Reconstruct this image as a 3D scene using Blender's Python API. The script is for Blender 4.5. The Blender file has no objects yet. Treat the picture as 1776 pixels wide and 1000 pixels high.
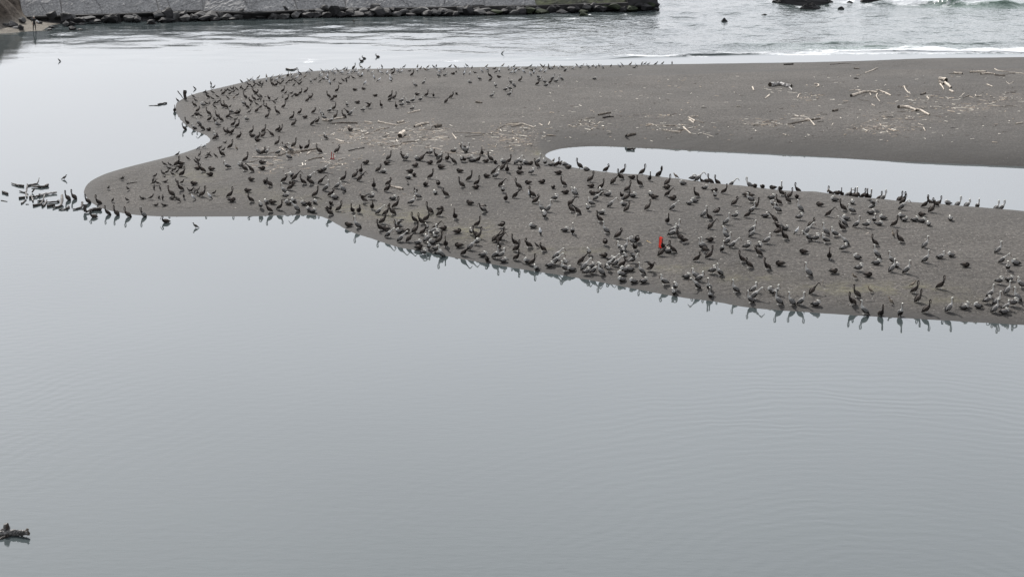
import bpy, bmesh, math, random
import numpy as np
from mathutils import Vector, Matrix
R = math.radians
random.seed(7); rng = np.random.default_rng(11)
sc = bpy.context.scene
# ------------------------------------------------------------------ camera, world, sun, exposure
F = 3500.0; CX, CY = 888.0, 500.0; H = 29.0; YH = -355.0
PITCH = math.atan((CY - YH) / F)
cam = bpy.data.cameras.new('camera'); cam_o = bpy.data.objects.new('camera', cam)
sc.collection.objects.link(cam_o); sc.camera = cam_o
cam_o.location = (0, 0, H); cam_o.rotation_euler = (math.pi/2 - PITCH, 0, 0)
cam.sensor_width = 36; cam.lens = 36 * F / 1776; cam.clip_start = 0.5; cam.clip_end = 9000
SUN_EL, SUN_AZ = R(41), R(-21)          # azimuth from +Y (view direction), negative = left
w = bpy.data.worlds.new('World'); sc.world = w; w.use_nodes = True
nt = w.node_tree; nt.nodes.clear()
def N(t, k, **kw):
    n = t.nodes.new(k)
    for a, b in kw.items(): setattr(n, a, b)
    return n
out = N(nt, 'ShaderNodeOutputWorld'); bg = N(nt, 'ShaderNodeBackground')
sky = N(nt, 'ShaderNodeTexSky', sky_type='NISHITA', sun_disc=False, sun_elevation=SUN_EL, sun_rotation=SUN_AZ)
sky.air_density = 1.0; sky.dust_density = 4.0
hs = N(nt, 'ShaderNodeHueSaturation'); hs.inputs['Saturation'].default_value = 0.3
tc = N(nt, 'ShaderNodeTexCoord'); sx = N(nt, 'ShaderNodeSeparateXYZ')
cr = N(nt, 'ShaderNodeValToRGB'); el = cr.color_ramp.elements        # thin overcast, brighter towards the horizon
el[0].position = 0.0; el[0].color = (0.78, 0.795, 0.835, 1); el[1].position = 0.95; el[1].color = (0.55, 0.57, 0.62, 1)
for p_, c_ in ((0.15, (0.97, 0.995, 1.06)), (0.26, (1.22, 1.26, 1.35)), (0.37, (1.25, 1.30, 1.38)), (0.60, (0.92, 0.95, 1.02))):
    e = cr.color_ramp.elements.new(p_); e.color = (*c_, 1)
cn = N(nt, 'ShaderNodeTexNoise'); cn.inputs['Scale'].default_value = 3.0; cn.inputs['Detail'].default_value = 3
cm = N(nt, 'ShaderNodeMapRange'); cm.inputs['To Min'].default_value = 8.1; cm.inputs['To Max'].default_value = 9.9
vm = N(nt, 'ShaderNodeVectorMath', operation='SCALE'); mx = N(nt, 'ShaderNodeMix', data_type='RGBA')
mx.inputs['Factor'].default_value = 0.82
L = nt.links.new
L(tc.outputs['Generated'], sx.inputs[0]); L(sx.outputs['Z'], cr.inputs[0]); L(tc.outputs['Generated'], cn.inputs['Vector'])
L(cn.outputs[0], cm.inputs['Value']); L(cr.outputs[0], vm.inputs[0]); L(cm.outputs[0], vm.inputs['Scale'])
L(sky.outputs[0], hs.inputs['Color']); L(hs.outputs[0], mx.inputs['A']); 
sm_ = N(nt, 'ShaderNodeMapRange'); sm_.inputs['From Min'].default_value = -1; sm_.inputs['To Min'].default_value = .45; sm_.inputs['To Max'].default_value = 1.6
L(sx.outputs['Y'], sm_.inputs['Value']); v2 = N(nt, 'ShaderNodeVectorMath', operation='SCALE'); L(vm.outputs[0], v2.inputs[0]); L(sm_.outputs[0], v2.inputs['Scale']); L(v2.outputs[0], mx.inputs['B'])
L(mx.outputs['Result'], bg.inputs[0]); bg.inputs[1].default_value = 0.1; L(bg.outputs[0], out.inputs[0])
sl = bpy.data.lights.new('sun', 'SUN'); sl.energy = 4.8; sl.angle = R(3); sl.color = (1, 0.965, 0.92)
so = bpy.data.objects.new('sun', sl); sc.collection.objects.link(so)
sd = Vector((math.sin(SUN_AZ)*math.cos(SUN_EL), math.cos(SUN_AZ)*math.cos(SUN_EL), math.sin(SUN_EL)))
so.rotation_euler = sd.to_track_quat('Z', 'Y').to_euler()
so['kind'] = 'structure'
sc.view_settings.view_transform = 'Standard'; sc.view_settings.look = 'None'
sc.view_settings.gamma = 1; sc.view_settings.exposure = 0.18
# ------------------------------------------------------------------ helpers
CP, SP = math.cos(PITCH), math.sin(PITCH)
def ray(x, y):
    a = (x - CX)/F; b = -(y - CY)/F
    return np.array([a, CP + b*SP, -SP + b*CP])
def onz(x, y, z=0.0):
    d = ray(x, y); t = (z - H)/d[2]; return np.array([d[0]*t, d[1]*t])
def topx(X, Y, Z=0.0):
    zc = Y*CP - (Z-H)*SP; v = Y*SP + (Z-H)*CP
    return CX + F*X/zc, CY - F*v/zc
def tag(o, label=None, cat=None, group=None, kind=None):
    if label: o['label'] = label
    if cat: o['category'] = cat
    if group: o['group'] = group
    if kind: o['kind'] = kind
    return o
def link(o, parent=None):
    sc.collection.objects.link(o)
    if parent: o.parent = parent
    return o
def mat(name, col, rough=0.85, var=0.25, scale=8.0, bump=0.0, spec=0.3, stretch=None, col2=None, bscale=None):
    m = bpy.data.materials.new(name); m.use_nodes = True; t = m.node_tree
    b = t.nodes['Principled BSDF']; b.inputs['Roughness'].default_value = rough; b.inputs['Specular IOR Level'].default_value = spec
    g = N(t, 'ShaderNodeTexCoord'); mp = N(t, 'ShaderNodeMapping'); n = N(t, 'ShaderNodeTexNoise')
    n.inputs['Scale'].default_value = scale; n.inputs['Detail'].default_value = 4
    if stretch: mp.inputs['Scale'].default_value = stretch
    t.links.new(g.outputs['Object'], mp.inputs[0]); t.links.new(mp.outputs[0], n.inputs['Vector'])
    r = N(t, 'ShaderNodeValToRGB'); c = np.array(col)
    lo = c*(1-var); hi = np.array(col2) if col2 else c*(1+var)
    r.color_ramp.elements[0].position = .36; r.color_ramp.elements[1].position = .66
    r.color_ramp.elements[0].color = (*lo, 1); r.color_ramp.elements[1].color = (*np.minimum(hi, .9), 1)
    t.links.new(n.outputs[0], r.inputs[0]); t.links.new(r.outputs[0], b.inputs['Base Color'])
    if bump:
        n2 = N(t, 'ShaderNodeTexNoise'); n2.inputs['Scale'].default_value = bscale or scale*2; n2.inputs['Detail'].default_value = 5
        t.links.new(mp.outputs[0], n2.inputs['Vector'])
        bp = N(t, 'ShaderNodeBump'); bp.inputs['Distance'].default_value = bump
        t.links.new(n2.outputs[0], bp.inputs['Height']); t.links.new(bp.outputs[0], b.inputs['Normal'])
    return m
def smooth_line(pts, k=6):
    P = np.array(pts, float); o = []
    Q = np.vstack([2*P[0]-P[1], P, 2*P[-1]-P[-2]])
    for i in range(1, len(Q)-2):
        for j in range(k):
            t = j/k; a, b, c, d = Q[i-1], Q[i], Q[i+1], Q[i+2]
            o.append(.5*((2*b)+(-a+c)*t+(2*a-5*b+4*c-d)*t*t+(-a+3*b-3*c+d)*t**3))
    o.append(P[-1]); return np.array(o)
def seg_dist(X, Y, P, closed=True):
    n = len(P); best = np.full(X.shape, 1e9)
    for i in range(n if closed else n-1):
        a = P[i]; b = P[(i+1) % n]; ab = b-a; l2 = ab@ab + 1e-12
        t = np.clip(((X-a[0])*ab[0]+(Y-a[1])*ab[1])/l2, 0, 1)
        d = (X-a[0]-t*ab[0])**2+(Y-a[1]-t*ab[1])**2
        np.minimum(best, d, out=best)
    return np.sqrt(best)
def inside(X, Y, P):
    c = np.zeros(X.shape, bool); n = len(P)
    for i in range(n):
        a = P[i]; b = P[(i+1) % n]
        if a[1] == b[1]: continue
        m = ((a[1] > Y) != (b[1] > Y)) & (X < (b[0]-a[0])*(Y-a[1])/(b[1]-a[1])+a[0]); c ^= m
    return c
def vnoise(X, Y, s, seed):
    r = np.random.default_rng(seed).random((256, 256)); x = X/s; y = Y/s
    xi = np.floor(x).astype(int); yi = np.floor(y).astype(int); fx = x-xi; fy = y-yi
    fx = fx*fx*(3-2*fx); fy = fy*fy*(3-2*fy); g = lambda a, b: r[a % 256, b % 256]
    return (g(xi, yi)*(1-fx)*(1-fy)+g(xi+1, yi)*fx*(1-fy)+g(xi, yi+1)*(1-fx)*fy+g(xi+1, yi+1)*fx*fy)*2-1
def grid_mesh(name, X, Y, Z, keep=None, attrs=None, material=None, smooth=True):
    nx, ny = X.shape; idx = np.arange(nx*ny).reshape(nx, ny)
    q = np.stack([idx[:-1, :-1], idx[1:, :-1], idx[1:, 1:], idx[:-1, 1:]], -1).reshape(-1, 4)
    V = np.stack([X, Y, Z], -1).reshape(-1, 3)
    if keep is not None:
        k = keep.reshape(-1); q = q[k[q].any(1)]
        used = np.zeros(len(V), bool); used[q] = True; re = np.cumsum(used)-1; q = re[q]; V = V[used]
    else: used = slice(None)
    me = bpy.data.meshes.new(name); me.vertices.add(len(V)); me.vertices.foreach_set('co', V.astype(np.float32).ravel())
    me.loops.add(q.size); me.loops.foreach_set('vertex_index', q.astype(np.int32).ravel())
    me.polygons.add(len(q)); me.polygons.foreach_set('loop_start', np.arange(0, q.size, 4, dtype=np.int32))
    me.polygons.foreach_set('use_smooth', np.full(len(q), smooth))
    me.update(calc_edges=True)
    for an, av in (attrs or {}).items():
        a = me.attributes.new(an, 'FLOAT', 'POINT'); a.data.foreach_set('value', av.reshape(-1)[used].astype(np.float32))
    if material: me.materials.append(material)
    o = bpy.data.objects.new(name, me); return link(o)
# ------------------------------------------------------------------ sandbar outline (traced, laid on the water level)
SH = [(3300,690),(2500,618),(2000,581),(1776,563),(1700,559),(1600,553),(1500,547.5),(1400,541),(1300,533),(1240,522.5),(1180,515),(1100,500.5),(1050,490.5),
 (980,478),(900,466),(840,455.5),(800,449),(740,437),(690,428),(650,415),(610,402),(585,388.5),(565,378),(545,373.5),(500,373),(440,375),(350,375.5),
 (290,375.5),(240,373),(205,368),(180,362),(160,352),(148,339),(146,330),(155,316),(180,302.5),(215,291.5),(260,280),(310,267.5),(340,257.5),(358,249.5),
 (364,242.5),(355,234),(335,226),(318,214),(307,200),(303,188.5),(306,180),(318,170.5),(340,162),(380,152.5),(430,141),(480,131.5),(530,124.5),(580,121.5),
 (640,119.5),(720,118.3),(800,117),(900,115.5),(1000,114),(1100,112.5),(1200,111),(1300,109.5),(1400,108),(1500,105.5),(1560,103),(1620,101),(1700,100),(1776,99),(2100,92),(2700,80),(3300,70)]
OUT = smooth_line([onz(*p) for p in SH], 5)
ZP = 0.22
CREST = [(952,275),(965,283),(1000,291.5),(1050,298),(1100,302),(1140,306),(1200,313),(1260,320),(1320,325.5),(1400,332),(1450,337),(1520,344),(1600,351.5),(1700,359.5),(1776,366),(2300,415),(3300,500)]
UP = [(3300,340),(2300,306),(1776,288.5),(1700,285.5),(1600,281.5),(1500,276.5),(1400,270.5),(1300,265.5),(1200,260.5),(1100,256.5),(1030,253.5),(985,256.5),(958,262.5),(948,269)]
near = []
NOFF = [.38,.29,-.38,-.55,-.65,.04,.17,.15,.22,-.06,.61,-.2,-.45,-.15,0,0,0]
for i, (x, y) in enumerate(CREST):
    k = min(1.0, max(0.0, (x-960)/190)); zc = ZP + 0.05 + k*1.05
    p = onz(x, y, zc); p[1] += 0.2 + 4.3*k + NOFF[i]; near.append(p)
POOL = smooth_line([onz(x, y, ZP) for x, y in UP] + near, 5)
def profile(X, Y):
    d = seg_dist(X, Y, OUT); d = np.where(inside(X, Y, OUT), d, -d)
    Lc = np.clip(9 + (Y-135)*.22, 9, 27)
    h = np.where(d > 0, 1.5*(1-np.exp(-np.maximum(d, 0)/Lc)), np.maximum(d*.12, -1.6))
    dp = seg_dist(X, Y, POOL); dp = np.where(inside(X, Y, POOL), -dp, dp)
    hp = np.where(dp > 0, ZP+1.6*(1-np.exp(-np.maximum(dp, 0)/3.7)), np.maximum(ZP+dp*.3, ZP-.8))
    hp = np.where(Y > 157, np.where(dp > 0, ZP+1.6*(1-np.exp(-np.maximum(dp, 0)/6.5)), hp), hp)
    k = .16; m = -k*np.log(np.exp(-h/k)+np.exp(-hp/k))           # smooth minimum: rounded crest
    m = np.where((h < .3) & (hp > 1), h, m)
    am = np.clip((m-.05)/.5, 0, 1)
    m = m + am*(.10*vnoise(X, Y, 9, 1)+.05*vnoise(X, Y, 3.3, 2)) + np.clip(m/.15, 0, 1)*.016*vnoise(X, Y, .9, 3)
    return m, d, dp
gx = np.arange(-82, 175, .5); gy = np.arange(92, 262, .5)
GX, GY = np.meshgrid(gx, gy, indexing='ij')
GH, GD, GP = profile(GX, GY)
def hgt(x, y):
    i = (x-gx[0])/.5; j = (y-gy[0])/.5
    if i < 0 or j < 0 or i >= len(gx)-1 or j >= len(gy)-1: return -1.0
    a, b = int(i), int(j); u, v = i-a, j-b
    return float(GH[a, b]*(1-u)*(1-v)+GH[a+1, b]*u*(1-v)+GH[a, b+1]*(1-u)*v+GH[a+1, b+1]*u*v)
def ground(px, py, water=0.0):
    d = ray(px, py); t = (3.0-H)/d[2]; st = .25/d[1]
    tend = (water-H)/d[2]
    while t < tend:
        x, y, z = d[0]*t, d[1]*t, H+d[2]*t
        if z <= hgt(x, y): return x, y, z
        t += st
    x, y = d[0]*tend, d[1]*tend
    return x, y, water
# sand material
sm = bpy.data.materials.new('dark_sand'); sm.use_nodes = True; t = sm.node_tree; b = t.nodes['Principled BSDF']
g = N(t, 'ShaderNodeNewGeometry')
def noise(t, vec, s, det=4, rough=.5, mapping=None):
    n = N(t, 'ShaderNodeTexNoise'); n.inputs['Scale'].default_value = s; n.inputs['Detail'].default_value = det; n.inputs['Roughness'].default_value = rough
    if mapping:
        m = N(t, 'ShaderNodeMapping'); m.inputs['Scale'].default_value = mapping; t.links.new(vec, m.inputs[0]); vec = m.outputs[0]
    t.links.new(vec, n.inputs['Vector']); return n.outputs[0]
def ramp(t, v, stops):
    r = N(t, 'ShaderNodeValToRGB'); E = r.color_ramp.elements
    while len(E) < len(stops): E.new(.5)
    for q, (p, c) in zip(E, stops): q.position = p; q.color = (*c, 1) if len(c) == 3 else c
    t.links.new(v, r.inputs[0]); return r.outputs[0]
def mixc(t, f, a, b2):
    m = N(t, 'ShaderNodeMix', data_type='RGBA')
    for s_, v in (('Factor', f), ('A', a), ('B', b2)):
        if hasattr(v, 'links'): t.links.new(v, m.inputs[s_])
        else: m.inputs[s_].default_value = v
    return m.outputs['Result']
def math_(t, op, a, b2=0.0):
    m = N(t, 'ShaderNodeMath', operation=op)
    for i, v in enumerate((a, b2)):
        if hasattr(v, 'links'): t.links.new(v, m.inputs[i])
        else: m.inputs[i].default_value = v
    return m.outputs[0]
def attr(t, n): return N(t, 'ShaderNodeAttribute', attribute_name=n).outputs['Fac']
pos = g.outputs['Position']
base = ramp(t, noise(t, pos, .12, 6, .6, (1, .5, 1)), [(.3, (.043, .039, .035)), (.7, (.074, .067, .060))])
fine = ramp(t, noise(t, pos, 5.5, 4, .75, (1, .6, 1)), [(.28, (.25, .25, .25)), (.72, (1.75, 1.75, 1.75))])
mm = N(t, 'ShaderNodeMix', data_type='RGBA', blend_type='MULTIPLY'); mm.inputs['Factor'].default_value = 1
t.links.new(base, mm.inputs['A']); t.links.new(fine, mm.inputs['B']); c = mm.outputs['Result']
alg = math_(t, 'MULTIPLY', attr(t, 'algae'), ramp(t, noise(t, pos, .9, 5, .7), [(.42, (0, 0, 0)), (.62, (1, 1, 1))]))
c = mixc(t, alg, c, (.135, .125, .075, 1))
lit = math_(t, 'MULTIPLY', attr(t, 'litter'), ramp(t, noise(t, pos, 3.2, 3, .6), [(.54, (0, 0, 0)), (.66, (1, 1, 1))]))
c = mixc(t, lit, c, (.24, .20, .165, 1))
spk = ramp(t, noise(t, pos, 7.0, 2, .5), [(.66, (0, 0, 0)), (.74, (1, 1, 1))])
c = mixc(t, math_(t, 'MULTIPLY', spk, .55), c, (.42, .40, .36, 1))
wet = attr(t, 'wet'); c = mixc(t, wet, c, (.030, .028, .026, 1))
t.links.new(c, b.inputs['Base Color'])
mr = N(t, 'ShaderNodeMapRange'); mr.inputs['To Min'].default_value = .93; mr.inputs['To Max'].default_value = .85
t.links.new(wet, mr.inputs['Value']); t.links.new(mr.outputs[0], b.inputs['Roughness']); b.inputs['Specular IOR Level'].default_value = .3
hN = math_(t, 'ADD', math_(t, 'MULTIPLY', noise(t, pos, 1.8, 5, .65), .26), math_(t, 'MULTIPLY', noise(t, pos, .35, 3, .5), .25))
bp = N(t, 'ShaderNodeBump'); dry = math_(t, 'SUBTRACT', 1.0, math_(t, 'MULTIPLY', wet, .9))
t.links.new(math_(t, 'MULTIPLY', dry, .8), bp.inputs['Strength']); bp.inputs['Distance'].default_value = .8
t.links.new(hN, bp.inputs['Height']); t.links.new(bp.outputs[0], b.inputs['Normal'])
PX, PY = topx(GX, GY, np.maximum(GH, 0))
def blobs(PX, PY, L):
    a = np.zeros(PX.shape)
    for (cx, cy, rx, ry, s) in L: a = np.maximum(a, s*np.exp(-(((PX-cx)/rx)**2+((PY-cy)/ry)**2)))
    return np.clip(a, 0, 1)
LITTER = [(625,232,50,16,1),(740,232,45,16,.9),(700,250,60,10,.6),(890,237,48,18,1),(1015,218,36,10,.8),(1180,222,50,8,.7),(1150,200,30,4,.5),(1335,214,50,6,.8),(1400,205,40,6,.6),
 (1525,224,52,10,1),(1560,205,60,10,.5),(1400,168,30,6,.6),(1680,187,40,6,.9),(1735,172,45,12,.6),(480,290,45,9,.6),(590,280,35,10,.7),(820,262,60,8,.5),(500,265,50,12,.4),(1600,175,50,14,.35)]
ALG = [(1520,500,120,9,.8),(1640,520,60,6,.5),(820,402,40,14,.9),(700,374,60,12,.7),(620,362,50,9,.7),(940,268,20,8,.9),(330,305,45,14,.5),(420,330,60,12,.4),(1300,482,60,7,.5),(1180,465,80,7,.4),(980,435,70,5,.5),(520,345,60,9,.4)]
line = np.interp(PX, [0, 700, 1050, 1150, 1300, 1420, 1776, 4000], [132, 131, 131, 129, 124, 120, 117, 110])
wet_a = np.clip(1.1-GD/1.6, 0, 1)*.85 + np.clip(1.25-np.abs(GP)/7, 0, 1)*.8*(GY > 152)*(GX > 2) + .7*np.exp(-((PY-line)/1.5)**2)*(PX > 900) + .35*np.clip(vnoise(GX*.6, GY, 12, 61)+.4*vnoise(GX, GY, 4, 62)-.1, 0, 1) + .25*np.clip((line-PY)/3, 0, 1)
terrain = grid_mesh('sandbar', GX, GY, GH, keep=(GH > -.5),
    attrs=dict(wet=np.clip(wet_a, 0, 1), litter=blobs(PX, PY, LITTER), algae=blobs(PX, PY, ALG)), material=sm)
tag(terrain, kind='structure')
# ------------------------------------------------------------------ water
wm = bpy.data.materials.new('grey_water'); wm.use_nodes = True; t = wm.node_tree; b = t.nodes['Principled BSDF']
pos = N(t, 'ShaderNodeNewGeometry').outputs['Position']
rough = attr(t, 'rough'); foam = attr(t, 'foam'); green = attr(t, 'green')
c = ramp(t, noise(t, pos, .035, 4, .5), [(.3, (.048, .059, .061)), (.7, (.056, .068, .070))])
c = mixc(t, green, c, (.075, .115, .095, 1))
fn = math_(t, 'ADD', math_(t, 'MULTIPLY', noise(t, pos, 1.5, 8, .78, (.6, .8, 1)), 1.25), math_(t, 'SUBTRACT', foam, 1.12))
fm = ramp(t, fn, [(.0, (0, 0, 0)), (.22, (1, 1, 1))])
fm = math_(t, 'MULTIPLY', fm, ramp(t, foam, [(.0, (0, 0, 0)), (.12, (1, 1, 1))]))
c = mixc(t, math_(t, 'MULTIPLY', fm, .88), c, (.62, .64, .66, 1)); t.links.new(c, b.inputs['Base Color'])
b.inputs['IOR'].default_value = 1.333; b.inputs['Specular IOR Level'].default_value = .5
rr = math_(t, 'ADD', math_(t, 'MULTIPLY', rough, .10), math_(t, 'MULTIPLY', fm, .6)); t.links.new(math_(t, 'ADD', rr, .015), b.inputs['Roughness'])
# calm ripples (few mm), wind ripples, sea chop
wv = N(t, 'ShaderNodeTexWave', wave_type='RINGS', rings_direction='SPHERICAL'); wv.inputs['Scale'].default_value = .36; wv.inputs['Distortion'].default_value = 11; wv.inputs['Detail'].default_value = 3; wv.inputs['Detail Scale'].default_value = .6
mp = N(t, 'ShaderNodeMapping'); rc_ = onz(1560, 1040); mp.vector_type = 'POINT'; mp.inputs['Location'].default_value = (-rc_[0], -rc_[1], 0)
t.links.new(pos, mp.inputs[0]); t.links.new(mp.outputs[0], wv.inputs['Vector'])
calm = math_(t, 'ADD', math_(t, 'MULTIPLY', noise(t, pos, 1.6, 4, .55, (.6, 1.3, 1)), .009), math_(t, 'MULTIPLY', math_(t, 'MULTIPLY', math_(t, 'MULTIPLY', wv.outputs['Fac'], attr(t, 'ripple')), ramp(t, noise(t, pos, .09, 3, .5), [(.38, (.25, .25, .25)), (.6, (1, 1, 1))])), .034))
chop = math_(t, 'ADD', math_(t, 'MULTIPLY', noise(t, pos, .9, 3, .5, (1.3, 1, 1)), .42), math_(t, 'MULTIPLY', noise(t, pos, .22, 3, .5, (.9, 1, 1)), 1.1))
hh = math_(t, 'ADD', math_(t, 'MULTIPLY', calm, math_(t, 'ADD', attr(t, 'calmk'), 0.0)), math_(t, 'MULTIPLY', chop, math_(t, 'MULTIPLY', rough, rough)))
bp = N(t, 'ShaderNodeBump'); bp.inputs['Strength'].default_value = 1; bp.inputs['Distance'].default_value = 1
t.links.new(hh, bp.inputs['Height']); t.links.new(bp.outputs[0], b.inputs['Normal'])
def axis(lo, hi, s, far, back):
    a = list(np.arange(lo, hi, s)); x = a[-1]; st = s
    while x < far: st *= 1.35; x += st; a.append(x)
    x = a[0]; st = s
    while x > back: st *= 1.35; x -= st; a.insert(0, x)
    return np.array(a)
wx = axis(-95, 95, .6, 4500, -4500); wy = axis(188, 318, .5, 7000, -60)
WX, WY = np.meshgrid(wx, wy, indexing='ij')
QX, QY = topx(WX, WY)
bad = WY < 20; QX[bad] = 888; QY[bad] = 2000
QX = np.clip(QX, -3000, 5000)
swl0 = np.interp(QX, [560, 1000, 1100, 1200, 1300, 1400, 1500, 1600, 1700, 1776, 3000], [116, 107, 103, 100, 97, 94.5, 94.5, 94, 94.5, 95, 85])
rgh = np.clip((QX-330-(QY*1.6))/700, 0, 1)*np.clip((118-QY)/25, 0, 1)*np.clip((QX-300)/350, .0, 1)
rgh = np.maximum(rgh*.9, .40*np.clip((75-QY)/40, 0, 1)*np.clip((QX+100)/400, 0, 1))
rgh = np.maximum(rgh, .42*np.clip((125-QY)/75, 0, 1)**1.5*np.clip((QX+60)/160, 0, 1))*np.clip((swl0+1-QY)/4, .02, 1); rgh = np.where(QY < -20, .8, rgh)
CL = smooth_line([onz(*p) for p in [(262,182),(285,181),(300,173),(328,160),(352,153.5),(400,144),(440,133),(470,126),(500,121),(540,118)]], 4)
rgh = np.maximum(rgh, (WY > 180)*.42*np.exp(-(seg_dist(WX, WY, CL, False)/.55)**2)*(QX < 560))
swline = np.interp(QX, [760, 1000, 1100, 1200, 1300, 1400, 1500, 1600, 1700, 1776, 3000], [112, 107, 103, 100, 97, 94.5, 94.5, 94, 94.5, 95, 85])
rgh = rgh*np.clip((swline+1-QY)/4+.0, 0.02, 1)
FOAM_GLINT = [(1500,92,120,4,.9),(1650,89,200,6,1),(1850,88,200,6,1),(1380,94,110,3,.9),(1450,88,100,4,.7),(1600,5,90,6,1),(1690,9,60,5,.7),(1540,90,70,4.5,.85),(1300,93,90,2.6,.95),(1420,91,60,3,.9),(1620,90,110,5.5,1),(1750,90,90,5.5,1),(1900,88,150,6,1),(1500,87,40,4,.6),(1570,84,60,3,.7),(1130,98,110,2.2,.8),(990,102,50,1.8,.6),
 (1210,99,60,1.5,.7),(1570,7,55,5,1),(1610,6,50,5,.9),(1640,12,30,4,.6),(1700,3,200,2,.5),(1400,11,60,6,.6),(1340,5,30,5,.6),(1500,12,50,6,.6),(1465,6,25,5,.7),(1530,15,50,4,.5),(1475,3,12,4,.9),
 (535,108,22,2.2,.75),(528,115,14,1.2,.7),(785,106.6,34,.9,.9),(780,105,30,.9,.5),(1110,40,25,3,.55),(1165,42,25,3,.55),(1015,51,20,2,.55),(1300,68,15,3,.5),(1270,58,20,3,.4),(990,33,30,2,.6),(860,24,25,1.2,.7),  # real foam, plus sun glitter on the channel painted as whitish patches
 (1085,26,12,4,.6),(1020,26,8,3,.8),(960,23,14,1.5,.8),(1480,38,60,4,.4),(1380,38,50,3,.4),(1250,15,70,7,.42),(1200,30,60,6,.40),(1150,60,90,10,.34),(900,60,90,10,.32),(1600,30,120,8,.32),(1240,60,200,18,.40),(1500,50,200,14,.38),(1250,30,150,10,.42),(545,104,30,3,.6),(870,100,10,1,.5)]
foam_glint_a = blobs(QX, QY, FOAM_GLINT)
green_a = np.clip(np.clip((QX-1150)/500, 0, 1)*np.clip((100-QY)/10, 0, 1)*.25, 0, 1)*(QY > -30)+blobs(QX, QY, [(1690,11,100,4.5,.9),(1780,12,80,4,.8),(1450,84,120,3,.8),(1600,82,80,3,.6),(940,102,60,1.5,.5),(1400,77,120,3,.5)])
ripple = np.clip(np.clip((QY-600)/250, 0, 1)*blobs(QX, QY, [(1500,890,520,190,1),(1000,960,420,60,.7),(60,930,300,120,.5),(900,1000,600,60,.5),(100,600,500,150,.25)])+.02, 0, 1)
calmk = .12+.30*np.clip(vnoise(WX, WY, 14, 71)+.5*vnoise(WX, WY, 6, 72), 0, 1)*np.clip((QY-400)/150, 0, 1)+.9*np.clip((QY-560)/300, 0, 1)+.5*np.clip((260-QX)/150, 0, 1)*np.clip((QY-300)/60, 0, 1)*np.clip((900-QY)/200, 0, 1)+.9*np.clip((130-QY)/50, 0, 1)*np.clip((600-QX)/300, 0, 1)
Z = np.zeros(WX.shape)
nz = vnoise(WX, WY, 7, 21); nz2 = vnoise(WX, WY, 2.4, 22); nz3 = vnoise(WX, WY, 1.1, 23)
Z += .17*rgh*vnoise(WX*.7, WY, 2.3, 24)+.09*rgh*nz2+.12*rgh*vnoise(WX*.4, WY, 6, 25)
def crest(line_y, x0, x1, hgt_, wid):
    k = np.clip((QX-x0)/80, 0, 1)*np.clip((x1-QX)/200, 0, 1); dy = QY-line_y-2*nz
    prof = np.where(dy > 0, np.exp(-(dy/(wid*.5))**2), np.exp(-(dy/(wid*1.6))**2))
    return hgt_*k*prof*(1+.3*nz2)
Z += crest(np.interp(QX, [1250, 1500, 1776], [80, 78, 77]), 1200, 2600, .22, 2.4)
Z += crest(np.interp(QX, [1000, 1300, 1500, 1776], [104, 93.5, 90, 91]), 1050, 3000, .09, 2.5)
Z += crest(np.interp(QX, [1500, 1640, 1776], [9, 9, 11]), 1480, 3000, .75, 3)
Z += .06*foam_glint_a*(nz3+.6)*(rgh > .02)
Z[(QY > 125)] = 0
water = grid_mesh('water', WX, WY, Z, attrs=dict(rough=np.clip(rgh*.85, 0, 1), foam=foam_glint_a, green=np.clip(green_a, 0, 1), ripple=ripple, calmk=calmk), material=wm)
tag(water, kind='structure')
# pool sheet
pm = wm.copy(); pm.name = 'pool_water'
x0, x1 = POOL[:, 0].min()-1, POOL[:, 0].max()
px_ = np.linspace(x0, 170, 60); py_ = np.linspace(118, 176, 30); AX, AY = np.meshgrid(px_, py_, indexing='ij')
ins = inside(AX, AY, POOL) | (seg_dist(AX, AY, POOL) < 2.2)
zero = np.zeros(AX.shape)
pool = grid_mesh('pool_water', AX, AY, zero+ZP, keep=ins & (AY > 100), attrs=dict(rough=zero, foam=zero, green=zero, ripple=zero, calmk=zero+.12), material=wm)
tag(pool, kind='structure')
# ------------------------------------------------------------------ far left beach and bluff
fx = np.arange(-110, -50, .5); fy = np.arange(225, 330, .5); BX, BY = np.meshgrid(fx, fy, indexing='ij')
SHB = smooth_line([onz(*p) for p in [(-900,90),(-600,80),(-300,75),(-100,70),(0,58.5),(30,56),(55,54.5),(75,50),(92,46),(100,43),(104,38),(98,31),(92,24)]] , 5)
SHP = np.vstack([SHB, [[-50.0, 345.0], [-400.0, 400.0]]])
db = seg_dist(BX, BY, SHP); db = np.where(inside(BX, BY, SHP), db, -db)
bh = np.where(db > 0, 1.1*(1-np.exp(-db/6)), np.maximum(db*.15, -1.2))
BL = np.array([onz(*p, 1.0) for p in [(-500,42),(-60,44),(0,40),(30,35.5),(55,28),(67,23),(70,14)]]); BLP = np.vstack([BL, [[-48.0, 330.0], [-400.0, 400.0]]])
d2 = seg_dist(BX, BY, BLP); d2 = np.where(inside(BX, BY, BLP), d2, 0)
bl = d2*1.15*(1+.25*vnoise(BX, BY, 4, 5)+.12*vnoise(BX, BY, 1.5, 6)) + (d2 > 0)*(.35*vnoise(BX, BY, 1.7, 7)+.2*vnoise(BX, BY, .8, 8))*np.clip(d2/1.5, 0, 1)
bh = bh + np.minimum(bl, 3.6+.6*vnoise(BX, BY, 5, 9)+d2*.12) + .04*vnoise(BX, BY, 1.2, 10)*(db > .5)
bm_ = bpy.data.materials.new('bluff_earth'); bm_.use_nodes = True; t = bm_.node_tree; b = t.nodes['Principled BSDF']; b.inputs['Roughness'].default_value = .95; b.inputs['Specular IOR Level'].default_value = .1
pos = N(t, 'ShaderNodeNewGeometry').outputs['Position']
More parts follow.
